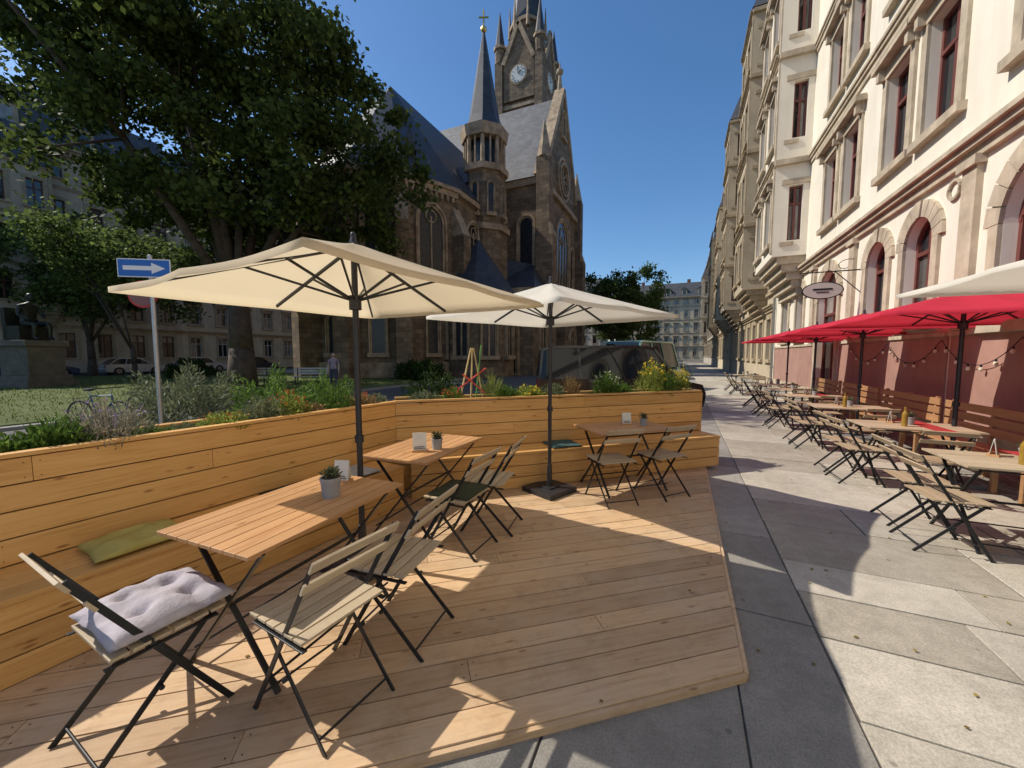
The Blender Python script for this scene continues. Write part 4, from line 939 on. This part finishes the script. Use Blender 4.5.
# ------------------------------------------------------------------ vehicles
M_vg,nt_,b_n=newmat('car_glass'); b_n.inputs['Base Color'].default_value=(.015,.018,.02,1); b_n.inputs['Roughness'].default_value=.04; b_n.inputs['Specular IOR Level'].default_value=.4
M_lamp=plain('lamp_glass',(.7,.7,.72),.1,0,.05); M_tail=plain('tail_lamp',(.35,.02,.02),.2,0,.05); M_plate=plain('number_plate',(.7,.7,.66),.5,0,.02)
def vehicle(name,loc,rz,L,W,H,paint,kind='car',belt=.95):
    pm,nt,b=newmat(name+'_paint'); b.inputs['Base Color'].default_value=(*paint,1); b.inputs['Roughness'].default_value=.25; b.inputs['Coat Weight'].default_value=.6; b.inputs['Metallic'].default_value=.3
    e=empty(name,loc,rz); h=L/2; wr=.33; wx=[-h+.85,h-.88]; mb=MB()
    if kind=='van':
        top=[(h-.02,.42),(h,.65),(h-.1,.9),(h-.75,belt+.1),(-h+.02,belt+.1),(-h,.5),(-h+.03,.28)]
        gh=[(-h+.03,belt+.1),(h-.78,belt+.1),(h-1.45,H-.1),(h-1.75,H-.03),(-h+.35,H-.03),(-h+.12,H-.12)]
    else:
        top=[(h-.02,.4),(h,.6),(h-.12,.72),(h-1.15,belt),(-h+.25,belt),(-h+.03,.85),(-h,.5),(-h+.04,.28)]
        gh=[(-h+.3,belt),(h-1.2,belt),(h-1.85,H-.06),(h-2.15,H-.01),(-h+1.1,H-.01),(-h+.75,H-.1)]
    path=[]
    for x in wx:
        path.append((x-wr*1.15,.24)); path+=[(x-wr*1.15*math.cos(math.pi*i/10),.3+wr*1.15*math.sin(math.pi*i/10)) for i in range(11)]; path.append((x+wr*1.15,.24))
    pl=path+[(h-.06,.26)]+top
    mb.extr([(x,W/2,z) for x,z in pl],(0,-W,0),0)
    def gy(z): return W/2*(1-.14*(z-gh[0][1])/(H-gh[0][1]))-.02
    n=len(gh); vs=[(x,gy(z),z) for x,z in gh]+[(x,-gy(z),z) for x,z in gh]
    mb.add(vs,[tuple(range(n))[::-1],tuple(range(n,2*n))]+[(i,(i+1)%n,n+(i+1)%n,n+i) for i in range(n)],1)
    for s in (1,-1):
        for a,b2 in ((1,2),(2,3),(3,4),(4,5),(5,0)):
            P=Vector((gh[a][0],s*gy(gh[a][1]),gh[a][1])); Q=Vector((gh[b2][0],s*gy(gh[b2][1]),gh[b2][1])); mb.bar(P,Q,.07,.07,0)
        for f in ((.36,.66) if kind=='car' else (.3,.62)):
            xb=gh[0][0]+(gh[1][0]-gh[0][0])*f; xt=gh[4][0]+(gh[3][0]-gh[4][0])*f
            mb.bar((xb,s*gy(gh[0][1]),gh[0][1]),(xt,s*gy(H-.03),H-.03),.08,.03,0)
        for x in wx:
            mb.cyl((x,s*(W/2-.2),wr),(x,s*(W/2-.005),wr),wr,wr,26,2); mb.cyl((x,s*(W/2-.02),wr),(x,s*(W/2+.004),wr),wr*.64,wr*.6,20,3)
            for k in range(5):
                a=2*math.pi*k/5; mb.bar((x,s*(W/2+.006),wr),(x+.19*math.cos(a),s*(W/2+.006),wr+.19*math.sin(a)),.04,.01,2)
        mb.box(h-.14,h-.0,s*W/2*.62-.16,s*W/2*.62+.16,.62,.76,4); mb.box(-h-.006,-h+.1,s*W/2*.78-.1,s*W/2*.78+.1,.68,.98 if kind=='van' else .86,5)
        mb.box(h-1.55,h-1.4,s*(W/2+.0)-(0 if s>0 else .16),s*(W/2)+(.16 if s>0 else 0),belt+.05,belt+.2,0)
        for f in (.42,.68): xx=-h+L*f; mb.box(xx,xx+.16,s*(W/2+.001)-.01,s*(W/2+.001)+.012,belt-.13,belt-.1,3)
        for f in (.34,.6,.75): xx=-h+L*f; mb.box(xx,xx+.008,s*(W/2+.001)-.002,s*(W/2+.001)+.002,.35,belt-.01,6)
    mb.box(gh[4][0]-.02,gh[3][0]+.02,-gy(H)*1.0,gy(H)*1.0,H-.035,H+.002,0)
    mb.box(h-.01,h+.012,-.26,.26,.42,.53,7); mb.box(-h-.012,-h+.01,-.26,.26,.5,.61,7); mb.box(h-.06,h+.006,-.5,.5,.56,.66,6)
    mb.obj('body',[pm,M_vg,M_tyre,M_rim,M_lamp,M_tail,M_dark,M_plate],parent=e,bevel=.018)
    return e
vehicle('black_van',(-1.95,12.3,-.1),R(22),4.8,1.92,2.02,(.012,.012,.015),'van')
vehicle('green_van',(-1.7,20.5,-.1),R(70),5.2,2.0,2.4,(.22,.38,.32),'van')
vehicle('parked_car',(-46,18.2,-.1),R(90),4.3,1.78,1.47,(.5,.51,.52))
vehicle('parked_car',(-46,12.4,-.1),R(90),4.2,1.76,1.45,(.05,.07,.12))
vehicle('parked_car',(-46,23.6,-.1),R(90),4.4,1.8,1.5,(.55,.55,.55))
vehicle('parked_car',(-46,29.2,-.1),R(90),4.4,1.8,1.5,(.08,.08,.08))
vehicle('parked_car',(-46,6.6,-.1),R(90),4.4,1.8,1.5,(.2,.03,.03))
vehicle('parked_car',(-1.3,30,-.1),R(90),4.4,1.8,1.5,(.1,.1,.11))
# ------------------------------------------------------------------ park bench / statue / person
for (x,y,a) in ((-19.2,15.2,R(35)),(-21.8,13.6,R(35))):
    mb=MB()
    for i in range(4): mb.box(-.9,.9,-.22+i*.11,-.13+i*.11,.43,.46,0)
    for z in (.56,.7,.84): mb.box(-.9,.9,.24,.27,z,z+.1,0)
    for xx in (-.7,.7): mb.box(xx-.03,xx+.03,-.2,.24,.0,.06,1); mb.bar((xx,-.17,0),(xx,-.17,.43),.05,.05,1); mb.bar((xx,.2,0),(xx,.26,.94),.05,.05,1)
    mb.obj('park_bench',[plain('bench_grey',(.42,.41,.38),.7,0,.2),M_steel],loc=(x,y,0),rz=a)
def skin_fig(name,verts,edges,radii,mats,matfn,loc,rz,parent=None,sub=2):
    me=bpy.data.meshes.new(name+'_sk'); me.from_pydata(verts,edges,[]); o=bpy.data.objects.new(name+'_sk',me); S.collection.objects.link(o)
    sm=o.modifiers.new('s','SKIN'); ss=o.modifiers.new('u','SUBSURF'); ss.levels=sub; ss.render_levels=sub
    sv=me.skin_vertices[0].data
    for i,r in enumerate(radii): sv[i].radius=(r,r) if not isinstance(r,tuple) else r
    sv[0].use_root=True
    dg=bpy.context.evaluated_depsgraph_get(); m2=bpy.data.meshes.new_from_object(o.evaluated_get(dg)); bpy.data.objects.remove(o)
    m2.materials.clear()
    for m in mats: m2.materials.append(m)
    for p in m2.polygons: p.use_smooth=True; p.material_index=matfn(p.center)
    return mkobj(name,m2,loc,rz,parent=parent)
M_skin=plain('skin',(.55,.35,.26),.6,0,.08); M_hair=plain('hair',(.05,.03,.02),.8); M_shirt=clothmat('mauve_shirt',(.34,.28,.36)); M_trou=clothmat('trousers',(.07,.08,.13)); M_shoe=plain('shoes',(.25,.25,.25),.6)
def head(mb,c,mi_s=0,mi_h=1,s=1.0):
    c=Vector(c); mb.ell(c,.075*s,.095*s,.115*s,mi_s,16,12); mb.ell(c+Vector((0,-.018*s,.03*s)),.083*s,.095*s,.1*s,mi_h,16,10)
    mb.ell(c+Vector((0,.098*s,-.01*s)),.014*s,.02*s,.022*s,mi_s,8,6); mb.ell(c+Vector((0,.082*s,-.055*s)),.026*s,.012*s,.008*s,mi_h,8,5)
    for q in (-1,1): mb.ell(c+Vector((q*.03*s,.085*s,.012*s)),.011*s,.008*s,.007*s,mi_h,8,5); mb.ell(c+Vector((q*.078*s,0,0)),.01*s,.02*s,.03*s,mi_s,8,6)
e=empty('person',(-16.2,14.2,0),R(-125))
V=[(0,0,.95),(0,0,1.15),(0,0,1.38),(0,.0,1.5),(0,.01,1.56),
   (-.19,0,1.40),(-.24,.02,1.13),(-.22,.12,.90),(-.215,.15,.83),(.19,0,1.40),(.24,-.04,1.13),(.25,.02,.88),(.25,.04,.80),
   (-.1,.0,.88),(-.11,.12,.48),(-.11,.06,.08),(-.11,.2,.04),(.1,.0,.88),(.11,-.04,.48),(.11,-.22,.11),(.11,-.1,.03)]
E=[(0,1),(1,2),(2,3),(3,4),(2,5),(5,6),(6,7),(7,8),(2,9),(9,10),(10,11),(11,12),(0,13),(13,14),(14,15),(15,16),(0,17),(17,18),(18,19),(19,20)]
RR=[.13,.12,.13,.06,.055,.06,.045,.033,.028,.06,.045,.033,.028,.095,.065,.045,.04,.095,.065,.045,.04]
def mf(c):
    if c.z<.1: return 3
    if abs(c.x)>.175 and c.z<1.15: return 0
    if c.z<.96: return 2
    if c.z>1.47: return 0
    return 1
skin_fig('body',V,E,RR,[M_skin,M_shirt,M_trou,M_shoe],mf,(0,0,0),0,e)
mb=MB(); head(mb,(0,.02,1.66)); 
for hx,hy,hz in ((-.215,.15,.83),(.25,.04,.80)):
    mb.ell((hx,hy,hz-.05),.016,.038,.05,0,8,6)
    for k,l in enumerate((.06,.075,.08,.07)): mb.bar((hx,hy-.027+k*.018,hz-.085),(hx,hy-.027+k*.018+.01,hz-.085-l),.012,.012,0)
    mb.bar((hx,hy+.035,hz-.04),(hx,hy+.06,hz-.09),.014,.014,0)
mb.obj('head',[M_skin,M_hair],smooth=True,parent=e)
M_br=plain('bronze',(.04,.045,.035),.45,.6,.3,5); e=empty('statue',(-31.2,8.35,0),R(-70))
mb=MB(); mb.box(-1.1,1.1,-1.1,1.1,-.1,.35,0); mb.box(-.95,.95,-.95,.95,.35,.6,0); mb.box(-.78,.78,-.78,.78,.6,2.1,0); mb.box(-.92,.92,-.92,.92,2.1,2.4,0); mb.obj('pedestal',[plain('pedestal_stone',(.15,.13,.10),.85,0,.3,2,.3)],parent=e,bevel=.02)
k=1.75
V=[(0,-.1,.5),(0,-.08,.75),(0,-.02,.98),(0,.02,1.1),(0,.04,1.15),(-.2,-.02,1.0),(-.26,.1,.75),(-.12,.3,.68),(.2,-.02,1.0),(.27,.02,.74),(.2,.28,.62),(-.11,0,.48),(-.14,.42,.5),(-.14,.42,.08),(-.14,.55,.04),(.11,0,.48),(.16,.38,.48),(.16,.34,.08),(.16,.47,.04)]
V=[(x*k,y*k,z*k) for x,y,z in V]
E=[(0,1),(1,2),(2,3),(3,4),(2,5),(5,6),(6,7),(2,8),(8,9),(9,10),(0,11),(11,12),(12,13),(13,14),(0,15),(15,16),(16,17),(17,18)]
RR=[x*k for x in [.15,.14,.15,.06,.055,.07,.05,.035,.07,.05,.035,.1,.075,.05,.045,.1,.075,.05,.045]]
skin_fig('figure',V,E,RR,[M_br],lambda c:0,(0,0,2.4),0,e)
mb=MB(); head(mb,(0,.07*k,1.27*k+2.4),0,0,k); mb.box(-.35*k,.35*k,-.35*k,.12*k,2.4,2.4+.42*k,0); mb.box(-.35*k,.35*k,-.42*k,-.3*k,2.4,2.4+.95*k,0); mb.obj('seat_and_head',[M_br],parent=e,bevel=.03)
